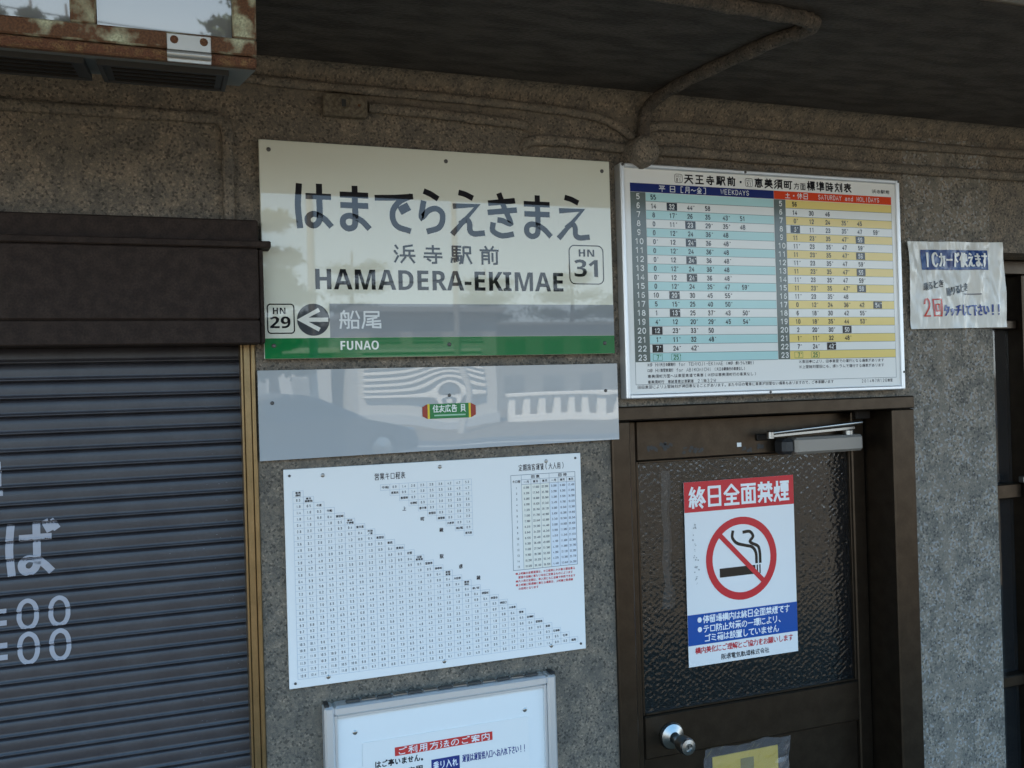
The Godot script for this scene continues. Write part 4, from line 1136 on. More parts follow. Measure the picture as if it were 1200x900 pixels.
func build_timetable() -> void:
	var t := thing("timetable", "framed tram timetable striped blue and yellow above the door", "timetable")
	var z := 0.024
	bar("sheet", Vector3(0.893, -0.0255, 0.004), Vector3(1.633, 0.4675, z), 0.0, M.print_white, t)
	for b in [[0.8860, -0.0325, 0.8960, 0.4745], [1.6300, -0.0325, 1.6400, 0.4745], [0.8965, 0.4645, 1.6295, 0.4745], [0.8965, -0.0325, 1.6295, -0.0225]]:
		bar("frame_bar", Vector3(b[0], b[1], 0.0), Vector3(b[2], b[3], 0.031), 0.0025, M.aluminium, t)
	for s in [[0.8912, 0.4700], [1.2, 0.4700], [1.6350, 0.4700], [1.6350, 0.010], [1.25, -0.0275]]:
		screw_head(t, s[0], s[1], 0.031, 0.003)
	var k := z + 0.0003
	var black := lin(28, 28, 30)
	var cols := MB.new()
	ink_rect(cols, 0.911, 0.4145, 1.2795, 0.4335, k, lin(22, 42, 104))
	part("weekday_heading", cols, M.print_ink, t)
	cols = MB.new()
	ink_rect(cols, 1.2800, 0.4145, 1.618, 0.4335, k, lin(212, 66, 26))
	part("holiday_heading", cols, M.print_ink, t)
	var top := 0.4142
	var step := 0.01937
	var lines := MB.new()
	var txt := MB.new()
	for side in 2:
		var x0 := 0.9485 if side == 0 else 1.3115
		var x1 := 1.2780 if side == 0 else 1.6175
		var h0 := 0.9112 if side == 0 else 1.2790
		for i in 19:
			var yt := top - step * i
			var stripe := MB.new()
			var tint: Color = (lin(172, 212, 212) if side == 0 else lin(226, 202, 118)) if i % 2 == 0 else lin(224, 226, 222)
			ink_rect(stripe, x0, yt - step + 0.0005, x1, yt - 0.0005, k, tint)
			part("row_stripe", stripe, M.print_ink, t)
			ink_rect(lines, x0, yt - step - 0.0005, x1, yt - step + 0.0005, k, lin(96, 104, 106))
			var hs := str(5 + i)
			ink_text(txt, hs, h0 + (0.0125 if hs.length() == 1 else 0.0065), h0 + (0.0235 if hs.length() == 1 else 0.0295), yt - 0.0038, yt - step + 0.0038, 0.0020, k + 0.0004, lin(226, 228, 226), 1.2)
			var row: String = WEEKDAY[i] if side == 0 else HOLIDAY[i]
			var n := 0
			for w in row.split(" "):
				var cx := (0.9665 + 0.0453 * n) if side == 0 else (1.3355 + 0.0463 * n)
				n += 1
				var col := black
				var mark := w[0] if w[0] in "bg" else ""
				var num := w.trim_prefix("b").trim_prefix("g")
				var star := num.ends_with("*")
				num = num.trim_suffix("*")
				if mark == "b":
					ink_rect(txt, cx - 0.0125, yt - step + 0.0012, cx + 0.0135, yt - 0.0012, k + 0.0003, lin(20, 20, 22))
					col = lin(222, 224, 222)
				elif mark == "g":
					col = lin(52, 118, 74)
					ink_outline(txt, cx - 0.0115, yt - step + 0.0028, cx + 0.0110, yt - 0.0028, 0.0008, 0.001, k + 0.0003, col)
				var half := 0.0036 * num.length()
				ink_text(txt, num, cx - half, cx + half, yt - 0.0048, yt - step + 0.0045, 0.0018, k + 0.0005, col, 1.25)
				if star:
					ink_disc(txt, cx + half + 0.0035, yt - 0.0062, 0.0013, k + 0.0005, col, 0.0, 8)
		var hc := MB.new()
		ink_rect(hc, h0, top - step * 19, h0 + (0.0368 if side == 0 else 0.0320), top - 0.0002, k, lin(96, 104, 100))
		part("hour_column", hc, M.print_ink, t)
	part("rules", lines, M.print_ink, t)
	part("times", txt, M.print_ink, t)
	var head := MB.new()
	ink_outline(head, 1.0215, 0.4395, 1.0405, 0.4580, 0.0010, 0.004, k, black)
	ink_text(head, "HN", 1.024, 1.038, 0.4560, 0.4505, 0.0007, k, black)
	ink_text(head, "01", 1.024, 1.038, 0.4490, 0.4415, 0.0012, k, black)
	ink_text(head, "天王寺駅前", 1.0430, 1.1800, 0.4590, 0.4385, 0.0030, k, black, 0.80)
	ink_text(head, "・", 1.180, 1.203, 0.4590, 0.4385, 0.0024, k, black)
	ink_outline(head, 1.2040, 0.4395, 1.2230, 0.4580, 0.0010, 0.004, k, black)
	ink_text(head, "HN", 1.2065, 1.2205, 0.4560, 0.4505, 0.0007, k, black)
	ink_text(head, "51", 1.2065, 1.2205, 0.4490, 0.4415, 0.0012, k, black)
	ink_text(head, "恵美須町", 1.2260, 1.3330, 0.4595, 0.4385, 0.0030, k, black, 0.82)
	ink_text(head, "方面", 1.3340, 1.3700, 0.4540, 0.4390, 0.0016, k, black, 0.84)
	ink_text(head, "標準時刻表", 1.3710, 1.5020, 0.4600, 0.4388, 0.0030, k, black, 0.82)
	ink_text(head, "浜寺駅前", 1.5600, 1.6140, 0.4500, 0.4405, 0.0010, k, black, 0.9)
	var pale := lin(226, 228, 230)
	ink_text(head, "平日", 0.976, 1.028, 0.4310, 0.4170, 0.0015, k + 0.0004, pale, 0.62)
	ink_text(head, "【月~金】", 1.030, 1.105, 0.4310, 0.4170, 0.0014, k + 0.0004, pale, 0.84)
	ink_text(head, "WEEKDAYS", 1.137, 1.2135, 0.4295, 0.4190, 0.0013, k + 0.0004, pale, 0.80)
	ink_text(head, "土・休日", 1.309, 1.376, 0.4310, 0.4172, 0.0015, k + 0.0004, pale, 0.86)
	ink_text(head, "SATURDAY and HOLIDAYS", 1.402, 1.582, 0.4295, 0.4190, 0.0012, k + 0.0004, pale, 0.80)
	part("heading_lettering", head, M.print_ink, t)
	var foot := MB.new()
	var rows := [["※印 HN天王寺駅前行 for TENNOJI-EKIMAE (■印:堺トラムで運行)", 0.940, 1.214, 0.0395], ["□印 HN我孫子道行 for ABIKOMICHI (天王寺駅前行の接続なし)", 0.940, 1.190, 0.0270], ["恵美須町方面へは我孫子道で乗換(※印は恵美須町行の接続なし)", 0.940, 1.220, 0.0145], ["恵美須町行 最終接続は当駅発 21時32分", 0.940, 1.112, 0.0020], ["※点検等により、代替車両での運行となる場合があります", 1.334, 1.582, 0.0395], ["※上記時刻以外にも、堺トラムで運行する場合があります", 1.334, 1.582, 0.0275], ["交通事情により上記時刻が多少異なることがあります。また今日の電車に接続が出来ない場合もありますので、ご了承願います", 0.9145, 1.432, -0.0085], ["2014年7月12日改正", 1.512, 1.606, -0.0095]]
	for r in rows:
		ink_text(foot, r[0], r[1], r[2], r[3] + 0.0042, r[3] - 0.0032, 0.00085, k, lin(52, 52, 56), 0.88)
	for b in [[0.911, -0.0028, 1.618, -0.0020], [0.911, -0.002, 0.9118, 0.0462], [1.6172, -0.002, 1.618, 0.4140]]:
		ink_rect(foot, b[0], b[1], b[2], b[3], k, lin(70, 80, 90))
	part("footnotes", foot, M.print_ink, t)


func build_fare_table() -> void:
	var t := thing("fare_table", "white board with stepped distance table hung under the milky acrylic strip", "notice board")
	var z := 0.008
	bar("board", Vector3(0.1700, -0.5570, 0.0), Vector3(0.7832, -0.1430, z), 0.0008, M.board, t)
	for s in [[0.2430, -0.1575], [0.4749, -0.1545], [0.7042, -0.1561], [0.2430, -0.5429], [0.4727, -0.5434], [0.7040, -0.5412]]:
		screw_head(t, s[0], s[1], z, 0.0040, M.steel)
	for s in [[0.1808, -0.1550], [0.7709, -0.1530], [0.1812, -0.5473], [0.7714, -0.5451]]:
		screw_head(t, s[0], s[1], z, 0.0026)
	var k := z + 0.0003
	var black := lin(40, 42, 48)
	var rule := lin(178, 190, 204)
	var head := MB.new()
	ink_text(head, "営業キロ程表", 0.3420, 0.4045, -0.1600, -0.1735, 0.0011, k, black, 0.84)
	ink_text(head, "定期旅客運賃(大人用)", 0.6420, 0.7470, -0.1600, -0.1735, 0.0011, k, black, 0.84)
	for d in [["上", 0.3999, -0.2327], ["町", 0.4361, -0.2557], ["線", 0.4743, -0.2806], ["阪", 0.4735, -0.3336], ["堺", 0.5123, -0.3578], ["線", 0.5492, -0.3836]]:
		ink_char(head, d[0], d[1] - 0.0038, d[2] + 0.0042, 0.0076, 0.0084, 0.0011, k, black)
	part("title_lettering", head, M.board_ink, t)
	# the stepped table: distances between the stops
	var stops := ["恵美須町", "新今宮駅前", "今池", "今船", "松田町", "北天下茶屋", "聖天坂", "天神ノ森", "東玉出", "塚西", "東粉浜", "住吉", "住吉鳥居前", "細井川", "安立町", "我孫子道", "大和川", "高須神社", "綾ノ町", "神明町", "妙国寺", "花田口", "大小路", "宿院", "寺地町", "御陵前", "東湊", "石津北", "石津", "船尾"]
	var km := []
	var sum := 0.0
	for i in stops.size():
		km.append(sum)
		sum += 0.35 + 0.2 * rng.randf()
	var g := MB.new()
	var nums := MB.new()
	var n := stops.size()
	var dx := 0.5785 / n
	var dy := 0.3560 / n
	for c in n:
		for r in range(c, n):
			var x := 0.1862 + dx * c
			var y := -0.1845 - dy * r
			var cell := PackedVector2Array([Vector2(x, y), Vector2(x + dx, y), Vector2(x + dx, y - dy), Vector2(x, y - dy), Vector2(x, y)])
			if r == c:
				ink_line(g, cell, 0.00055, k + 0.0001, rule)
				var s: String = stops[r]
				var two := s.length() > 3
				var half := s.substr(0, 2) if two else s
				var wd := minf(0.0150, 0.0052 * half.length())
				ink_text(nums, half, x + dx / 2 - wd / 2, x + dx / 2 + wd / 2, y - (0.0016 if two else 0.0036), y - (0.0056 if two else 0.0084), 0.00065, k + 0.0002, black, 0.9)
				if two:
					var rest := s.substr(2)
					wd = minf(0.0150, 0.0052 * rest.length())
					ink_text(nums, rest, x + dx / 2 - wd / 2, x + dx / 2 + wd / 2, y - 0.0064, y - 0.0104, 0.00065, k + 0.0002, black, 0.9)
			else:
				ink_line(g, PackedVector2Array([Vector2(x, y), Vector2(x, y - dy), Vector2(x + dx, y - dy), Vector2(x + dx, y)]), 0.00055, k, rule, 0.0)
				var d := "%.1f" % (km[r] - km[c])
				var w := 0.0026 * d.length()
				ink_text(nums, d, x + dx / 2 - w / 2, x + dx / 2 + w / 2, y - 0.0036, y - 0.0082, 0.00070, k + 0.0002, lin(60, 64, 74), 1.2)
	part("distance_grid", g, M.board_ink, t)
	part("distance_numbers", nums, M.board_ink, t)
	g = MB.new()
	nums = MB.new()
	dx = 0.1865 / 10.0
	dy = 0.1140 / 10.0
	for c in 10:
		for r in c + 1:
			var x := 0.3537 + dx * c
			var y := -0.1828 - dy * r
			ink_line(g, PackedVector2Array([Vector2(x, y), Vector2(x + dx, y), Vector2(x + dx, y - dy), Vector2(x, y - dy), Vector2(x, y)]), 0.00055, k + 0.00002 * ((r + c) % 3), rule)
			if r == c:
				var s: String = stops[(c * 7 + 3) % n].substr(0, 3)
				ink_text(nums, s, x + 0.0020, x + dx - 0.0020, y - 0.0034, y - 0.0082, 0.00065, k + 0.0002, black, 0.9)
			else:
				var d := "%.1f" % (0.3 + 0.55 * (c - r))
				ink_text(nums, d, x + dx / 2 - 0.0039, x + dx / 2 + 0.0039, y - 0.0034, y - 0.0080, 0.0007, k + 0.0002, lin(60, 64, 74), 1.2)
	part("branch_grid", g, M.board_ink, t)
	part("branch_numbers", nums, M.board_ink, t)
	# the fares
	g = MB.new()
	nums = MB.new()
	ink_outline(g, 0.6250, -0.3770, 0.7690, -0.1815, 0.0009, 0.0003, k, lin(96, 110, 126))
	var edges := [0.6250, 0.6480, 0.6690, 0.6895, 0.7100, 0.7300, 0.7495, 0.7690]
	for i in range(1, 7):
		ink_rect(g, edges[i] - 0.0003, -0.3770, edges[i] + 0.0003, -0.1815 if i in [1, 4] else -0.1915, k + 0.0001, lin(120, 134, 150))
	for y in [-0.1915, -0.2015]:
		ink_rect(g, 0.6480, y - 0.0003, 0.7690, y + 0.0003, k + 0.0001, lin(120, 134, 150))
	var tints := [lin(232, 232, 222), lin(220, 228, 236)]
	for sd in 2:
		ink_rect(g, 0.6485 if sd == 0 else 0.7105, -0.3765, 0.7095 if sd == 0 else 0.7685, -0.2020, k - 0.0001, tints[sd])
	ink_text(nums, "通勤", 0.668, 0.690, -0.1832, -0.1898, 0.0009, k + 0.0002, black, 0.75)
	ink_text(nums, "通学", 0.729, 0.751, -0.1832, -0.1898, 0.0009, k + 0.0002, black, 0.75)
	ink_text(nums, "キロ程", 0.6280, 0.6455, -0.1920, -0.1975, 0.0007, k + 0.0002, black, 0.9)
	for i in 6:
		ink_text(nums, ["一月", "三月", "六月"][i % 3], edges[i + 1] + 0.004, edges[i + 2] - 0.004, -0.1940, -0.1990, 0.0007, k + 0.0002, black, 0.8)
	for r in 15:
		var y := -0.2030 - 0.0116 * r
		ink_text(nums, str(r + 1), 0.6365 - 0.0014 * str(r + 1).length(), 0.6365 + 0.0014 * str(r + 1).length(), y - 0.0030, y - 0.0072, 0.0006, k + 0.0002, black, 1.2)
		for i in 6:
			var fare := [6000, 17000, 32000, 3200, 9000, 17400][i] as int + r * [330, 940, 1780, 90, 260, 490][i] as int
			var s := "%d,%03d" % [fare / 1000, fare % 1000]
			var w := 0.00245 * s.length()
			var cx: float = (edges[i + 1] + edges[i + 2]) * 0.5
			ink_text(nums, s, cx - w / 2, cx + w / 2, y - 0.0030, y - 0.0072, 0.00062, k + 0.0002, lin(70, 74, 84), 1.2)
	part("fare_grid", g, M.board_ink, t)
	part("fare_numbers", nums, M.board_ink, t)
	nums = MB.new()
	var red := lin(196, 60, 70)
	var y := -0.3810
	for s in ["■上町線の定期運賃は、キロ程表にかかわらず定める", "　運賃の全線にわたり会社に定めるものによります", "■大人用の定期は、小人用ともに全線で利用できます", "■上町線と阪堺線にわたる場合は、上町線と阪堺線", "　の通用となります"]:
		ink_text(nums, s.replace("　", " "), 0.6290, 0.6290 + 0.0056 * s.length(), y - 0.0008, y - 0.0058, 0.0007, k, red, 0.88)
		y -= 0.0078
	part("red_notes", nums, M.board_ink, t)


func build_acrylic() -> void:
	var t := thing("acrylic_strip", "blank milky acrylic strip, bowed and mirroring the street, below the name board", "panel")
	var x0 := 0.1275
	var x1 := 0.8735
	var pins := [Vector2(0.1529, -0.0164), Vector2(0.4978, -0.0120), Vector2(0.8445, -0.0128)]
	var zz := func(x: float, y: float) -> float:
		var h := 0.0125 + 0.00012 * sin(x * 14.0 + 0.6) + 0.00002 * sin(y * 40.0 + x * 9.0)
		for p in pins:
			var d := Vector2(x, y).distance_squared_to(p)
			h -= (0.00045 if p.x > 0.3 and p.x < 0.7 else 0.00015) * exp(-d / (2.0 * 0.040 * 0.040)) + (0.00008 if p.x > 0.3 and p.x < 0.7 else 0.00001) * exp(-d / (2.0 * 0.012 * 0.012))
		return h
	var nx := 96
	var ny := 28
	var mb := MB.new()
	var at := func(i: int, j: int) -> Vector3:
		var u := float(i) / nx
		var v := float(j) / ny
		var x := lerpf(x0, x1, u)
		var y := lerpf(lerpf(-0.1240, -0.1180, u), lerpf(0.0450, 0.0447, u), v)
		return Vector3(x, y, zz.call(x, y))
	var nrm := func(p: Vector3) -> Vector3:
		var e := 0.001
		return Vector3(-(zz.call(p.x + e, p.y) - zz.call(p.x - e, p.y)) / (2 * e), -(zz.call(p.x, p.y + e) - zz.call(p.x, p.y - e)) / (2 * e), 1).normalized()
	for i in nx:
		for j in ny:
			var a: Vector3 = at.call(i, j)
			var b: Vector3 = at.call(i + 1, j)
			var c: Vector3 = at.call(i + 1, j + 1)
			var d: Vector3 = at.call(i, j + 1)
			mb.tri3(a, b, c, nrm.call(a), nrm.call(b), nrm.call(c))
			mb.tri3(a, c, d, nrm.call(a), nrm.call(c), nrm.call(d))
	# edges and back
	var ring := []
	for i in nx + 1:
		ring.append(at.call(i, 0))
	for j in range(1, ny + 1):
		ring.append(at.call(nx, j))
	for i in range(nx - 1, -1, -1):
		ring.append(at.call(i, ny))
	for j in range(ny - 1, -1, -1):
		ring.append(at.call(0, j))
	for i in ring.size() - 1:
		var a: Vector3 = ring[i]
		var b: Vector3 = ring[i + 1]
		mb.flat(a, b, Vector3(b.x, b.y, b.z - 0.004), Vector3(0.5, -0.04, 0.01))
		mb.flat(a, Vector3(b.x, b.y, b.z - 0.004), Vector3(a.x, a.y, a.z - 0.004), Vector3(0.5, -0.04, 0.01))
	part("sheet", mb, M.acrylic, t)
	for p in pins:
		screw_head(t, p.x, p.y, zz.call(p.x, p.y), 0.0036)
	var s := thing("advertiser_sticker", "small green sticker with yellow and red ends on the acrylic strip", "sticker")
	var z := 0.0137
	var bk := MB.new()
	ink_rect(bk, 0.4560, -0.0580, 0.5370, -0.0285, z, lin(24, 118, 62))
	part("green_field", bk, M.board_ink, s)
	for e in [[0.4480, 0.4558], [0.5372, 0.5450]]:
		var yb := MB.new()
		ink_rect(yb, e[0] + (0.0036 if e[0] < 0.5 else 0.0), -0.0580, e[1] - (0.0 if e[0] < 0.5 else 0.0036), -0.0285, z, lin(222, 196, 52))
		part("yellow_stripe", yb, M.board_ink, s)
		var rb := MB.new()
		var xa: float = e[0] - 0.0070 if e[0] < 0.5 else e[1] - 0.0034
		var flip: bool = e[0] < 0.5
		var xo := xa if flip else xa + 0.0104
		var xi := xa + 0.0104 if flip else xa
		for q in [[Vector2(xi, -0.0580), Vector2(xi, -0.0285), Vector2(xo, -0.0340), Vector2(xo, -0.0525)]]:
			rb.quad(Vector3(q[0].x, q[0].y, z), Vector3(q[1].x, q[1].y, z), Vector3(q[2].x, q[2].y, z), Vector3(q[3].x, q[3].y, z), Vector3.BACK, lin(150, 52, 40))
		part("red_end", rb, M.board_ink, s)
	var mb2 := MB.new()
	ink_text(mb2, "住友広告", 0.4620, 0.5130, -0.0310, -0.0455, 0.0016, z + 0.0003, lin(232, 238, 232), 0.9)
	ink_text(mb2, "貝", 0.5190, 0.5310, -0.0310, -0.0455, 0.0016, z + 0.0003, lin(232, 238, 232), 0.9)
	ink_rect(mb2, 0.4650, -0.0530, 0.5300, -0.0502, z + 0.0003, lin(150, 196, 170))
	part("lettering", mb2, M.board_ink, s)


func build_notice_case() -> void:
	var t := thing("notice_case", "aluminium framed wall case with a white sheet below the fare table", "notice case")
	var x0 := 0.2296
	var x1 := 0.7015
	var y0 := -1.15
	var y1 := -0.5930
	bar("back_board", Vector3(x0 + 0.004, y0 + 0.004, 0.0), Vector3(x1 - 0.004, y1 - 0.004, 0.022), 0.0, M.board, t)
	for b in [[x0, y0, x0 + 0.019, y1], [x1 - 0.019, y0, x1, y1], [x0 + 0.0195, y1 - 0.019, x1 - 0.0195, y1], [x0 + 0.0195, y0, x1 - 0.0195, y0 + 0.019]]:
		bar("frame_bar", Vector3(b[0], b[1], 0.0), Vector3(b[2], b[3], 0.036), 0.0040, M.aluminium, t)
	for b in [[x0 + 0.0195, y0 + 0.0195, x0 + 0.025, y1 - 0.0195], [x1 - 0.025, y0 + 0.0195, x1 - 0.0195, y1 - 0.0195], [x0 + 0.0255, y1 - 0.025, x1 - 0.0255, y1 - 0.0195]]:
		bar("gasket", Vector3(b[0], b[1], 0.022), Vector3(b[2], b[3], 0.030), 0.001, M.aluminium, t)
	for c in [[x0 + 0.001, x0 + 0.010], [x1 - 0.011, x1 - 0.0005]]:
		bar("corner_piece", Vector3(c[0], y1 + 0.0002, 0.006), Vector3(c[1], y1 + 0.0048, 0.034), 0.001, M.black, t)
	var hinge := Node3D.new()
	hinge.name = "hinge"
	t.add_child(hinge)
	for i in 13:
		bar("knuckle", Vector3(0.272 + 0.0305 * i, y1 + 0.0005, 0.018), Vector3(0.300 + 0.0305 * i, y1 + 0.0055, 0.027), 0.0015, M.steel if i % 2 else M.screw, hinge)
	for s in [[0.2884, -0.6553], [0.6359, -0.6640]]:
		screw_head(t, s[0], s[1] + 0.004, 0.022, 0.0045, M.steel)
	var p := thing("usage_notice", "white printed sheet with a red title strip inside the wall case", "notice")
	var z := 0.0236
	bar("sheet", Vector3(0.3015, -1.10, 0.0224), Vector3(0.6420, -0.6735, z), 0.0, M.paper, p)
	var mb := MB.new()
	ink_rect(mb, 0.3640, -0.7090, 0.5640, -0.6920, z + 0.0003, lin(198, 54, 52))
	ink_text(mb, "ご利用方法のご案内", 0.3680, 0.5600, -0.6935, -0.7075, 0.0017, z + 0.0005, lin(232, 232, 232), 0.84)
	part("title_strip", mb, M.paper_ink, p)
	mb = MB.new()
	ink_text(mb, "はございません。", 0.3240, 0.4270, -0.7130, -0.7255, 0.0020, z + 0.0003, lin(24, 24, 30), 0.84)
	ink_text(mb, "おつりのお持ち", 0.3060, 0.4200, -0.7350, -0.7480, 0.0018, z + 0.0003, lin(24, 24, 30), 0.84)
	part("black_lettering", mb, M.paper_ink, p)
	mb = MB.new()
	ink_rect(mb, 0.4360, -0.7560, 0.4940, -0.7280, z + 0.0003, lin(30, 48, 120))
	ink_text(mb, "乗り入れ", 0.4390, 0.4910, -0.7330, -0.7480, 0.0017, z + 0.0005, lin(232, 234, 240), 0.86)
	ink_text(mb, "運賃は運賃投入口へお入れ下さい!!", 0.4990, 0.6360, -0.7290, -0.7440, 0.0014, z + 0.0003, lin(30, 44, 120), 0.90)
	part("blue_lettering", mb, M.paper_ink, p)


func build_poster() -> void:
	var t := thing("no_smoking_poster", "red, white and blue no smoking poster stuck on the door glass", "poster")
	var z := -0.0960
	var x0 := 1.0920
	var x1 := 1.4000
	var y1 := -0.2350
	var y0 := -0.6685
	bar("sheet", Vector3(x0, y0, z - 0.0012), Vector3(x1, y1, z), 0.0, M.poster, t)
	var k := z + 0.0004
	var red := lin(200, 44, 54)
	var mb := MB.new()
	ink_rect(mb, x0, -0.3065, x1, y1, k, red)
	part("red_band", mb, M.poster_ink, t)
	mb = MB.new()
	ink_text(mb, "終日全面禁煙", 1.1030, 1.3880, -0.2480, -0.2965, 0.0062, k + 0.0004, lin(236, 236, 236), 0.90)
	part("title_lettering", mb, M.poster_ink, t)
	mb = MB.new()
	ink_rect(mb, x0, -0.6190, x1, -0.5468, k, lin(20, 78, 158))
	part("blue_band", mb, M.poster_ink, t)
	mb = MB.new()
	var w := lin(232, 236, 240)
	ink_text(mb, "●停留場構内は終日全面禁煙です", 1.1150, 1.3790, -0.5515, -0.5690, 0.0022, k + 0.0004, w, 0.92)
	ink_text(mb, "●テロ防止対策の一環により、", 1.1150, 1.3610, -0.5745, -0.5915, 0.0022, k + 0.0004, w, 0.92)
	ink_text(mb, "ゴミ箱は設置していません", 1.1350, 1.3450, -0.5965, -0.6135, 0.0022, k + 0.0004, w, 0.92)
	part("rule_lettering", mb, M.poster_ink, t)
	mb = MB.new()
	ink_text(mb, "構内美化にご理解とご協力をお願いします", 1.1100, 1.3860, -0.6245, -0.6395, 0.0019, k, lin(190, 48, 56), 0.92)
	ink_text(mb, "阪堺電気軌道株式会社", 1.1800, 1.3160, -0.6480, -0.6610, 0.0014, k, lin(36, 36, 40), 0.92)
	part("footer_lettering", mb, M.poster_ink, t)
	mb = MB.new()   # grey smudges left of the ring, where tape was
	for i in 34:
		var p := Vector2(1.1195 + rng.randfn() * 0.0030, rng.randf_range(-0.48, -0.335))
		var rr := rng.randf_range(0.0008, 0.0026)
		for a in range(1, 5):
			var q0 := p + Vector2.from_angle(0.0) * rr
			var q1 := p + Vector2.from_angle(TAU * a / 6.0) * rr * rng.randf_range(0.6, 1.2)
			var q2 := p + Vector2.from_angle(TAU * (a + 1) / 6.0) * rr
			mb.tri(Vector3(q0.x, q0.y, k + i * 0.000005), Vector3(q1.x, q1.y, k + i * 0.000005), Vector3(q2.x, q2.y, k + i * 0.000005), Vector3.BACK)
	part("smudges", mb, M.smudge, t)
	mb = MB.new()
	var c := Vector2(1.2455, -0.4260)
	var blk := lin(26, 26, 28)
	ink_rect(mb, 1.1830, -0.4670, 1.2830, -0.4455, k, blk)
	ink_rect(mb, 1.2870, -0.4670, 1.2905, -0.4455, k, blk)
	ink_rect(mb, 1.2945, -0.4670, 1.2980, -0.4455, k, blk)
	var smoke := [["~2200 2200 2230 4050 7052 8870 9099", 0.0062], ["~5200 8000 8828 6040 7050", 0.0062]]
	ink_line(mb, rounded(PackedVector2Array([Vector2(1.2225, -0.3600), Vector2(1.2210, -0.3750), Vector2(1.2330, -0.3890), Vector2(1.2560, -0.3960), Vector2(1.2760, -0.4020), Vector2(1.2860, -0.4170), Vector2(1.2870, -0.4400)]), 6), 0.0075, k, blk)
	ink_line(mb, rounded(PackedVector2Array([Vector2(1.2520, -0.3640), Vector2(1.2700, -0.3640), Vector2(1.2790, -0.3760), Vector2(1.2700, -0.3870), Vector2(1.2760, -0.3930), Vector2(1.2920, -0.4010), Vector2(1.2970, -0.4160), Vector2(1.2975, -0.4400)]), 6), 0.0075, k + 0.00005, blk)
	part("cigarette_emblem", mb, M.poster_ink, t)
	mb = MB.new()
	ink_disc(mb, c.x, c.y, 0.0995, k + 0.0003, red, 0.0815)
	ink_line(mb, PackedVector2Array([c + Vector2(-0.064, 0.064), c + Vector2(0.064, -0.064)]), 0.0125, k + 0.00035, red, 0.0)
	part("prohibition_ring", mb, M.poster_ink, t)


func build_card_notice() -> void:
	var t := thing("card_notice", "crinkled laminated paper with a blue title taped across the pillar's edge", "notice")
	var TL := Vector2(1.6761, 0.3306)
	var TR := Vector2(1.9850, 0.3360)
	var BR := Vector2(1.9935, 0.1180)
	var BL := Vector2(1.6836, 0.1145)
	var nz := FastNoiseLite.new()
	nz.seed = 9
	nz.frequency = 7.0
	nz.fractal_octaves = 3
	var where := func(u: float, v: float) -> Vector3:   # u right, v down
		var p := TL.lerp(TR, u).lerp(BL.lerp(BR, u), v)
		var z := 0.012 + 0.007 * nz.get_noise_2d(p.x * 2.0, p.y * 0.8) + 0.0018 * sin(u * 34.0 + v * 5.0) * (0.3 + 0.7 * absf(nz.get_noise_2d(p.y, 3.0)))
		return Vector3(p.x, p.y, z)
	var mb := MB.new()
	var nu := 90
	var nv := 60
	for i in nu:
		for j in nv:
			var q := []
			for k in [[0, 0], [1, 0], [1, 1], [0, 1]]:
				q.append(where.call(float(i + k[0]) / nu, float(j + k[1]) / nv))
			mb.flat(q[0], q[1], q[2], Vector3(1.8, 0.2, -9))
			mb.flat(q[0], q[2], q[3], Vector3(1.8, 0.2, -9))
	part("sheet", mb, M.film, t)
	var add := func(called: String, src: MB) -> void:   # print laid on the crinkled sheet
		var out := MB.new()
		var todo := []
		for i in range(0, src.v.size(), 3):
			todo.append([src.v[i], src.v[i + 1], src.v[i + 2], src.c[i]])
		while todo:
			var q: Array = todo.pop_back()
			var e := [q[0].distance_to(q[1]), q[1].distance_to(q[2]), q[2].distance_to(q[0])]
			var k := 0 if e[0] >= e[1] and e[0] >= e[2] else (1 if e[1] >= e[2] else 2)
			if e[k] > 0.012:
				var a: Vector3 = q[k]
				var b: Vector3 = q[(k + 1) % 3]
				var c: Vector3 = q[(k + 2) % 3]
				todo.append([a, (a + b) * 0.5, c, q[3]])
				todo.append([(a + b) * 0.5, b, c, q[3]])
				continue
			var w := []
			for p in q.slice(0, 3):
				w.append(where.call(p.x, -p.y) + Vector3(0, 0, 0.0016 + p.z))
			out.flat(w[0], w[1], w[2], Vector3(1.8, 0.2, -9), q[3])
		part(called, out, M.film_ink, t)
	var b := MB.new()
	ink_rect(b, 0.135, -0.325, 0.835, -0.095, 0.0, lin(34, 66, 122))
	add.call("title_strip", b)
	b = MB.new()
	ink_text(b, "ICカード使えます", 0.15, 0.825, -0.13, -0.29, 0.020, 0.0016, lin(226, 228, 226), 0.82)
	add.call("title_lettering", b)
	b = MB.new()
	ink_text(b, "乗るとき", 0.125, 0.335, -0.475, -0.560, 0.012, 0.0, lin(60, 62, 66), 0.88, 0.035)
	ink_text(b, "降りるとき", 0.365, 0.590, -0.535, -0.625, 0.012, 0.0, lin(60, 62, 66), 0.88, 0.055)
	ink_rect(b, 0.540, -0.615, 0.730, -0.600, 0.0, lin(120, 122, 126))
	add.call("ride_lettering", b)
	b = MB.new()
	ink_text(b, "2回", 0.095, 0.315, -0.655, -0.865, 0.015, 0.0, lin(196, 62, 54), 0.92)
	add.call("count_lettering", b)
	b = MB.new()
	ink_text(b, "タッチして下さい!!", 0.325, 0.930, -0.730, -0.855, 0.017, 0.0, lin(34, 66, 136), 0.86)
	add.call("touch_lettering", b)


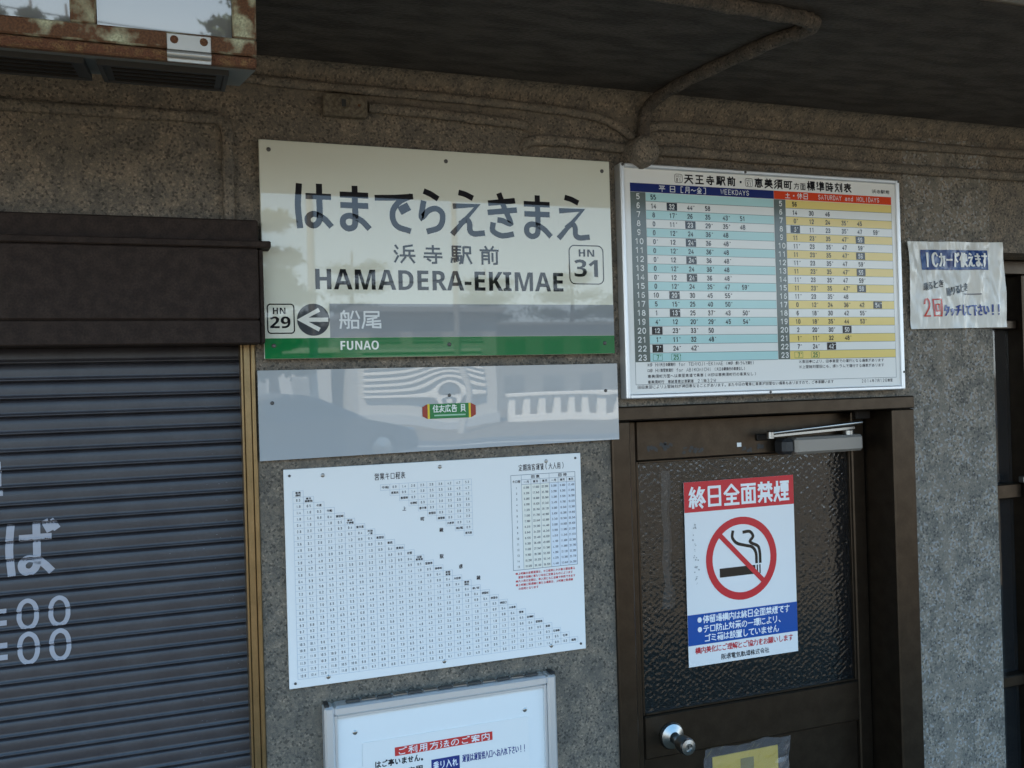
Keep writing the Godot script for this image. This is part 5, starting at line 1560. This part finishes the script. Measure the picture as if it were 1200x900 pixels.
# ---------------------------------------------------------------- the lightbox hung under the canopy
func build_lightbox() -> void:
	var t := thing("rusty_lightbox", "rusty pale green glazed box hung tilted under the canopy, top left", "lightbox", Vector3(0, 0.440, 0.50))
	t.rotation_degrees.x = 8.0   # its face looks a little down
	# own axes: y up the face, z out of it, origin on the lower front edge
	var w := 0.102
	var left := -0.62
	var high := 0.19
	var deep := -0.205
	var lip := 0.0135
	bar("door_rail", Vector3(left, lip + 0.001, -0.014), Vector3(w, 0.0355, 0.004), 0.002, M.rust, t)
	bar("door_rail", Vector3(left, high - 0.020, -0.014), Vector3(w, high, 0.004), 0.002, M.rust, t)
	bar("door_stile", Vector3(0.0715, 0.0360, -0.014), Vector3(w, high - 0.0205, 0.0035), 0.002, M.rust, t)
	bar("door_stile", Vector3(-0.1235, 0.0360, -0.014), Vector3(-0.0935, high - 0.0205, 0.0035), 0.002, M.rust, t)
	bar("door_stile", Vector3(-0.325, 0.0360, -0.014), Vector3(-0.295, high - 0.0205, 0.0035), 0.002, M.rust, t)
	for s in [[-0.0930, 0.0710], [-0.2945, -0.1240], [-0.56, -0.3255]]:
		bar("pane", Vector3(s[0], 0.0360, -0.009), Vector3(s[1], high - 0.0208, -0.006), 0.0, M.case_pane, t)
	bar("lip", Vector3(left, 0.0, -0.016), Vector3(w, lip, 0.0), 0.002, M.rust_deep, t)
	# body with a tapered underside holding two vents
	var b := MB.new()
	b.quad(Vector3(left, high, -0.016), Vector3(w, high, -0.016), Vector3(w - 0.01, high, deep), Vector3(left, high, deep), Vector3.UP)
	b.quad(Vector3(w, 0.001, -0.016), Vector3(w, high, -0.016), Vector3(w - 0.01, high, deep), Vector3(w - 0.01, 0.012, deep), Vector3.RIGHT)
	b.quad(Vector3(left, 0.0005, -0.016), Vector3(w, 0.0005, -0.016), Vector3(w - 0.01, 0.012, deep), Vector3(left, 0.012, deep), Vector3.DOWN)
	b.quad(Vector3(left, 0.012, deep), Vector3(w - 0.01, 0.012, deep), Vector3(w - 0.01, high, deep), Vector3(left, high, deep), Vector3.FORWARD)
	part("body", b, M.box_under, t)
	for s in [[-0.28, -0.120], [-0.092, 0.062]]:
		var rim := MB.new()
		for e in [[s[0], s[1], -0.042, -0.050], [s[0], s[1], -0.160, -0.168]]:
			rim.box(Vector3(e[0], -0.0050, e[3]), Vector3(e[1], 0.0035, e[2]))
		for x in [s[0] - 0.006, s[1]]:
			rim.box(Vector3(x, -0.0050, -0.168), Vector3(x + 0.006, 0.0035, -0.042))
		var v := part("vent", rim, M.vent, t)
		bar("mesh", Vector3(s[0] + 0.0005, -0.0030, -0.1595), Vector3(s[1] - 0.0005, -0.0010, -0.0505), 0.0, M.vent, v)
		for i in 4:
			bar("louvre", Vector3(s[0] + 0.010, -0.0048, -0.150 + 0.026 * i), Vector3(s[1] - 0.010, -0.0032, -0.140 + 0.026 * i), 0.0, M.bronze_dark, v)
	var hg := bar("hinge", Vector3(-0.0105, 0.0125, 0.0045), Vector3(0.0440, 0.0330, 0.0065), 0.0008, M.hinge, t)
	var kn := MB.new()
	kn.tube([Vector3(-0.0105, 0.0075, 0.0060), Vector3(0.0440, 0.0075, 0.0060)], [0.0045], 12)
	part("knuckle", kn, M.hinge, hg)
	bar("lower_leaf", Vector3(-0.0105, -0.0020, 0.0010), Vector3(0.0440, 0.0060, 0.0030), 0.0008, M.hinge, hg)
	for x in [-0.0015, 0.0350]:
		screw_head(hg, x, 0.0255, 0.0065, 0.0052, M.rust_deep)
	var hang := MB.new()
	for x in [-0.5, 0.03]:
		hang.box(Vector3(x, high, -0.11), Vector3(x + 0.03, high + 0.03, -0.08))
	part("hanger", hang, M.rust_deep, t)


# ---------------------------------------------------------------- the street that the glossy boards mirror
func pine(label: String, at: Vector3, height: float, spread: float, seed_n: int, pointed: bool, m: Material) -> void:
	var t := thing("pine_tree", label, "tree", at, "pines across the street")
	var r := RandomNumberGenerator.new()
	r.seed = seed_n
	var trunk := MB.new()
	var bend := r.randf_range(-0.12, 0.12)
	var spine := []
	var radii := []
	for i in 9:
		var k := i / 8.0
		spine.append(Vector3(height * bend * sin(k * 2.4) * (0.3 if pointed else 1.0), height * 0.95 * k, height * 0.03 * sin(k * 5.0)))
		radii.append(lerpf(0.028, 0.006, k) * height)
	trunk.tube(spine, radii, 9)
	var crown := MB.new()
	var clumps := []
	var n := 34 if pointed else 26
	for i in n:
		var k := lerpf(0.16, 1.0, (i + r.randf()) / n) if pointed else lerpf(0.42, 1.0, (i + r.randf()) / n)
		var base: Vector3 = spine[int(k * 8.0)]
		var reach := spread * ((1.04 - k) * r.randf_range(0.6, 1.0) if pointed else (0.35 + 0.65 * sin(k * 2.9)) * r.randf_range(0.35, 1.0))
		var a := r.randf() * TAU
		var tip := base + Vector3(cos(a) * reach, reach * (-0.15 if pointed else 0.15), sin(a) * reach)
		trunk.tube([base, (base + tip) * 0.5 + Vector3(0, -0.04 * reach, 0), tip], [0.012 * height * (1.2 - k), 0.008 * height * (1.2 - k), 0.003 * height], 5)
		clumps.append([tip, spread * (r.randf_range(0.16, 0.26) if pointed else r.randf_range(0.20, 0.36))])
		clumps.append([base.lerp(tip, 0.55), spread * 0.2])
	for c in clumps:
		for i in 150:
			var d: Vector3 = Vector3(r.randfn(), r.randfn() * (0.5 if not pointed else 0.6), r.randfn()) * 0.55 * c[1]
			var p: Vector3 = c[0] + d
			var s := minf(height, 8.0) * r.randf_range(0.006, 0.014)
			var u := Vector3(r.randfn(), r.randfn(), r.randfn()).normalized()
			var w := u.cross(Vector3(r.randfn(), r.randfn(), r.randfn()).normalized()).normalized()
			crown.tri(p - u * s, p + u * s, p + w * s * 1.8, u.cross(w).normalized())
			crown.tri(p - w * s * 0.9, p + w * s * 0.6, p - u * s * 2.0, w.cross(u).normalized())
	part("trunk", trunk, M.bark, t)
	part("crown", crown, m, t)


func build_car() -> void:
	var t := thing("parked_car", "dark sedan across the road, mirrored in the acrylic strip", "car", Vector3(4.65, GROUND + 0.005, 18.0))
	# side outline: nose at x = 0, tail at x = -4.3
	var lower := PackedVector2Array([Vector2(-0.04, 0.24), Vector2(0.0, 0.46), Vector2(-0.06, 0.62), Vector2(-0.35, 0.74), Vector2(-1.15, 0.90), Vector2(-3.70, 0.98), Vector2(-4.22, 0.96), Vector2(-4.30, 0.66), Vector2(-4.24, 0.28), Vector2(-3.75, 0.20), Vector2(-0.55, 0.18)])
	var cabin := PackedVector2Array([Vector2(-1.05, 0.90), Vector2(-1.55, 1.17), Vector2(-1.95, 1.37), Vector2(-2.35, 1.45), Vector2(-2.85, 1.45), Vector2(-3.30, 1.36), Vector2(-3.95, 0.97)])
	var glass := PackedVector2Array([Vector2(-1.42, 0.96), Vector2(-1.70, 1.16), Vector2(-2.02, 1.31), Vector2(-2.40, 1.38), Vector2(-2.82, 1.38), Vector2(-3.20, 1.30), Vector2(-3.58, 1.03)])
	var shell := func(poly: PackedVector2Array, half0: float, half1: float, y0: float, y1: float) -> MB:
		var mb := MB.new()
		var hw := func(y: float) -> float: return lerpf(half0, half1, clampf((y - y0) / (y1 - y0), 0, 1))
		var idx := Geometry2D.triangulate_polygon(poly)
		var mid := Vector3(-2.2, 0.8, 0)
		for s in [-1.0, 1.0]:
			for i in range(0, idx.size(), 3):
				var q := []
				for k in 3:
					var p := poly[idx[i + k]]
					q.append(Vector3(p.x, p.y, s * hw.call(p.y)))
				mb.flat(q[0], q[1], q[2], Vector3(q[0].x, q[0].y, 0))
		for i in poly.size():
			var a := poly[i]
			var b := poly[(i + 1) % poly.size()]
			var ha: float = hw.call(a.y)
			var hb: float = hw.call(b.y)
			mb.flat(Vector3(a.x, a.y, -ha), Vector3(b.x, b.y, -hb), Vector3(b.x, b.y, hb), mid)
			mb.flat(Vector3(a.x, a.y, -ha), Vector3(b.x, b.y, hb), Vector3(a.x, a.y, ha), mid)
		return mb
	part("body", shell.call(lower, 0.84, 0.86, 0.2, 0.9), M.car, t)
	part("cabin", shell.call(cabin, 0.80, 0.58, 0.9, 1.45), M.car, t)
	var dark := mat("car_glass", Color(0.02, 0.024, 0.028), 0.03)
	part("side_windows", shell.call(glass, 0.785, 0.60, 0.95, 1.40), dark, t)
	for x in [-0.80, -3.45]:
		for s in [-1.0, 1.0]:
			var wh := MB.new()
			wh.lathe(Vector3(x, 0.31, s * 0.70), Vector3(0, 0, s), [Vector2(0, 0), Vector2(0.31, 0.0), Vector2(0.315, 0.03), Vector2(0.315, 0.15), Vector2(0.30, 0.175), Vector2(0.21, 0.18)], 24)
			var wp := part("wheel", wh, M.tyre, t)
			var rim := MB.new()
			rim.lathe(Vector3(x, 0.31, s * 0.87), Vector3(0, 0, s), [Vector2(0.21, 0.008), Vector2(0.19, -0.02), Vector2(0.06, -0.005), Vector2(0.0, 0.005)], 20)
			part("rim", rim, M.steel, wp)
	for s in [-1.0, 1.0]:
		bar("headlight", Vector3(-0.30, 0.60, s * 0.62 - 0.16), Vector3(-0.035, 0.70, s * 0.62 + 0.16), 0.03, M.steel, t)


func build_street() -> void:
	build_car()
	# white building with a louvred front
	var b := thing("louvred_building", "white building with horizontal louvres across the street, mirrored in the acrylic", "building", Vector3(0, GROUND, 37.0))
	bar("wall", Vector3(7.0, 0.0, 0.0), Vector3(13.4, 4.9, 8.0), 0.02, M.pale_render, b)
	bar("plinth", Vector3(6.9, 0.0, -0.25), Vector3(13.5, 0.5, -0.005), 0.01, M.grey_paint, b)
	bar("roof", Vector3(6.7, 4.905, -0.5), Vector3(13.7, 5.15, 8.3), 0.02, M.grey_paint, b)
	for i in 9:
		bar("louvre", Vector3(7.2, 1.25 + 0.24 * i, -0.20), Vector3(12.6, 1.36 + 0.24 * i, -0.005), 0.01, M.white_paint, b)
	bar("louvre_back", Vector3(7.2, 1.20, -0.004), Vector3(12.6, 3.40, 0.01), 0.0, M.grey_paint, b)
	for i in 3:
		var w := bar("window", Vector3(7.6 + 1.9 * i, 3.7, -0.02), Vector3(8.9 + 1.9 * i, 4.5, 0.01), 0.0, M.pane, b)
		bar("window_frame", Vector3(7.55 + 1.9 * i, 3.64, -0.06), Vector3(8.95 + 1.9 * i, 3.695, 0.0), 0.005, M.grey_paint, w)
	# balustrade wall
	var f := thing("balustrade_wall", "white balustrade wall across the street, right of the louvred building", "wall", Vector3(0, GROUND, 36.0))
	bar("base", Vector3(13.7, 0.0, 0.0), Vector3(26.0, 0.30, 0.3), 0.01, M.white_paint, f)
	bar("coping", Vector3(13.6, 1.05, -0.05), Vector3(26.1, 1.20, 0.35), 0.02, M.white_paint, f)
	for i in 18:
		bar("post", Vector3(13.7 + 0.70 * i, 0.301, 0.03), Vector3(14.0 + 0.70 * i, 1.049, 0.27), 0.01, M.white_paint, f)
	var g := thing("grey_house", "grey house with a flat roof behind the parked car, seen only as a reflection", "building", Vector3(0, GROUND, 40.0))
	bar("wall", Vector3(-6.0, 0.0, 0.0), Vector3(6.4, 3.3, 8.0), 0.02, M.grey_paint, g)
	bar("roof", Vector3(-6.3, 3.305, -0.4), Vector3(6.7, 3.55, 8.3), 0.02, M.white_paint, g)
	for i in 6:
		var w := bar("window", Vector3(-5.2 + 1.95 * i, 0.9, -0.02), Vector3(-4.2 + 1.95 * i, 2.2, 0.01), 0.0, M.pane, g)
		bar("window_frame", Vector3(-5.26 + 1.95 * i, 0.84, -0.06), Vector3(-4.14 + 1.95 * i, 0.895, 0.0), 0.005, M.white_paint, w)
	var ab := thing("apartment_block", "long pale low apartment block far behind the louvred building", "building", Vector3(0, GROUND, 60.0))
	bar("wall", Vector3(-18.0, 0.0, 0.0), Vector3(60.0, 6.0, 9.0), 0.02, M.dun_render, ab)
	bar("roof", Vector3(-18.3, 6.005, -0.4), Vector3(60.3, 6.25, 9.3), 0.02, M.dun_render, ab)
	for fl in 2:
		for i in 26:
			var w := bar("window", Vector3(-17.0 + 3.0 * i, 1.0 + 2.7 * fl, -0.02), Vector3(-15.4 + 3.0 * i, 2.3 + 2.7 * fl, 0.01), 0.0, M.pane, ab)
			bar("sill", Vector3(-17.1 + 3.0 * i, 0.92 + 2.7 * fl, -0.10), Vector3(-15.3 + 3.0 * i, 0.995 + 2.7 * fl, 0.0), 0.005, M.dun_render, w)
	# pole and wires
	var spots := [Vector3(3.7, GROUND, 26.0), Vector3(9.6, GROUND, 30.5), Vector3(-9.0, GROUND, 15.6)]
	var pl := ["concrete utility pole nearest to the parked car", "concrete utility pole in front of the louvred building", "concrete utility pole far left across the forecourt"]
	for i in 3:
		var p := thing("utility_pole", pl[i], "pole", spots[i], "utility poles along the street")
		var mb := MB.new()
		mb.tube([Vector3.ZERO, Vector3(0, 9.5, 0)], [0.15, 0.09], 14)
		part("shaft", mb, M.concrete_pole, p)
		bar("crossarm", Vector3(-0.9, 8.6, -0.04), Vector3(0.9, 8.7, 0.04), 0.01, M.screw, p)
		for x in [-0.8, 0.0, 0.8]:
			var ins := MB.new()
			ins.lathe(Vector3(x, 8.7, 0), Vector3.UP, [Vector2(0.03, 0), Vector2(0.06, 0.05), Vector2(0.03, 0.08), Vector2(0.06, 0.12), Vector2(0, 0.16)], 10)
			part("insulator", ins, M.white_paint, p)
	var wires := [[4.2, 0.0, "lowest overhead wire strung between the utility poles"], [5.4, 0.3, "middle overhead wire strung between the utility poles"], [8.3, 0.8, "topmost overhead wire strung between the utility poles"]]
	for w in wires:
		var t := thing("overhead_wire", w[2], "wire", Vector3.ZERO, "overhead wires")
		var pts := []
		for s in 2:
			var a: Vector3 = [spots[2], spots[0]][s] + Vector3(0, w[0], 0)
			var e: Vector3 = [spots[0], spots[1]][s] + Vector3(0, w[0] + w[1], 0)
			for i in 12:
				var k := i / 12.0
				pts.append(a.lerp(e, k) + Vector3(0, -2.4 * k * (1 - k) * 0.6, 0))
		pts.append(spots[1] + Vector3(0, w[0] + w[1], 0))
		var mb := MB.new()
		mb.tube(pts, [0.014], 6)
		part("cable", mb, M.black, t)
	# pines
	pine("broad pine left of the utility pole, over the parked car's roof", Vector3(2.5, GROUND, 25.0), 5.8, 1.3, 3, false, M.leaf)
	pine("tall pine behind the apartment block, over the louvred building", Vector3(13.6, GROUND, 74.0), 14.0, 3.2, 7, false, M.leaf)
	pine("tall pine behind the apartment block, right of the louvred building", Vector3(25.0, GROUND, 73.0), 12.5, 3.6, 8, false, M.leaf)
	pine("spreading pine behind the apartment block, left one", Vector3(31.5, GROUND, 72.0), 13.0, 3.8, 12, false, M.leaf)
	pine("spreading pine behind the apartment block, right one", Vector3(36.5, GROUND, 72.0), 11.0, 3.4, 14, false, M.leaf_dark)
	pine("pointed conifer far left, tallest of its row", Vector3(-9.6, GROUND, 56.0), 9.6, 2.2, 21, true, M.leaf_dark)
	pine("pointed conifer far left, second of its row", Vector3(-7.4, GROUND, 57.0), 8.4, 1.9, 22, true, M.leaf_dark)
	pine("pointed conifer far left, slim one at the row's end", Vector3(-5.6, GROUND, 56.0), 8.0, 1.3, 23, true, M.leaf_dark)
	pine("pointed conifer far left, outermost of its row", Vector3(-12.5, GROUND, 58.0), 9.4, 2.4, 24, true, M.leaf_dark)
	pine("slim pine nearest to the station, beside the forecourt", Vector3(1.0, GROUND, 15.5), 5.6, 0.8, 41, false, M.leaf)
	pine("low pine beyond the grey house", Vector3(2.6, GROUND, 52.0), 7.0, 2.0, 31, false, M.leaf)
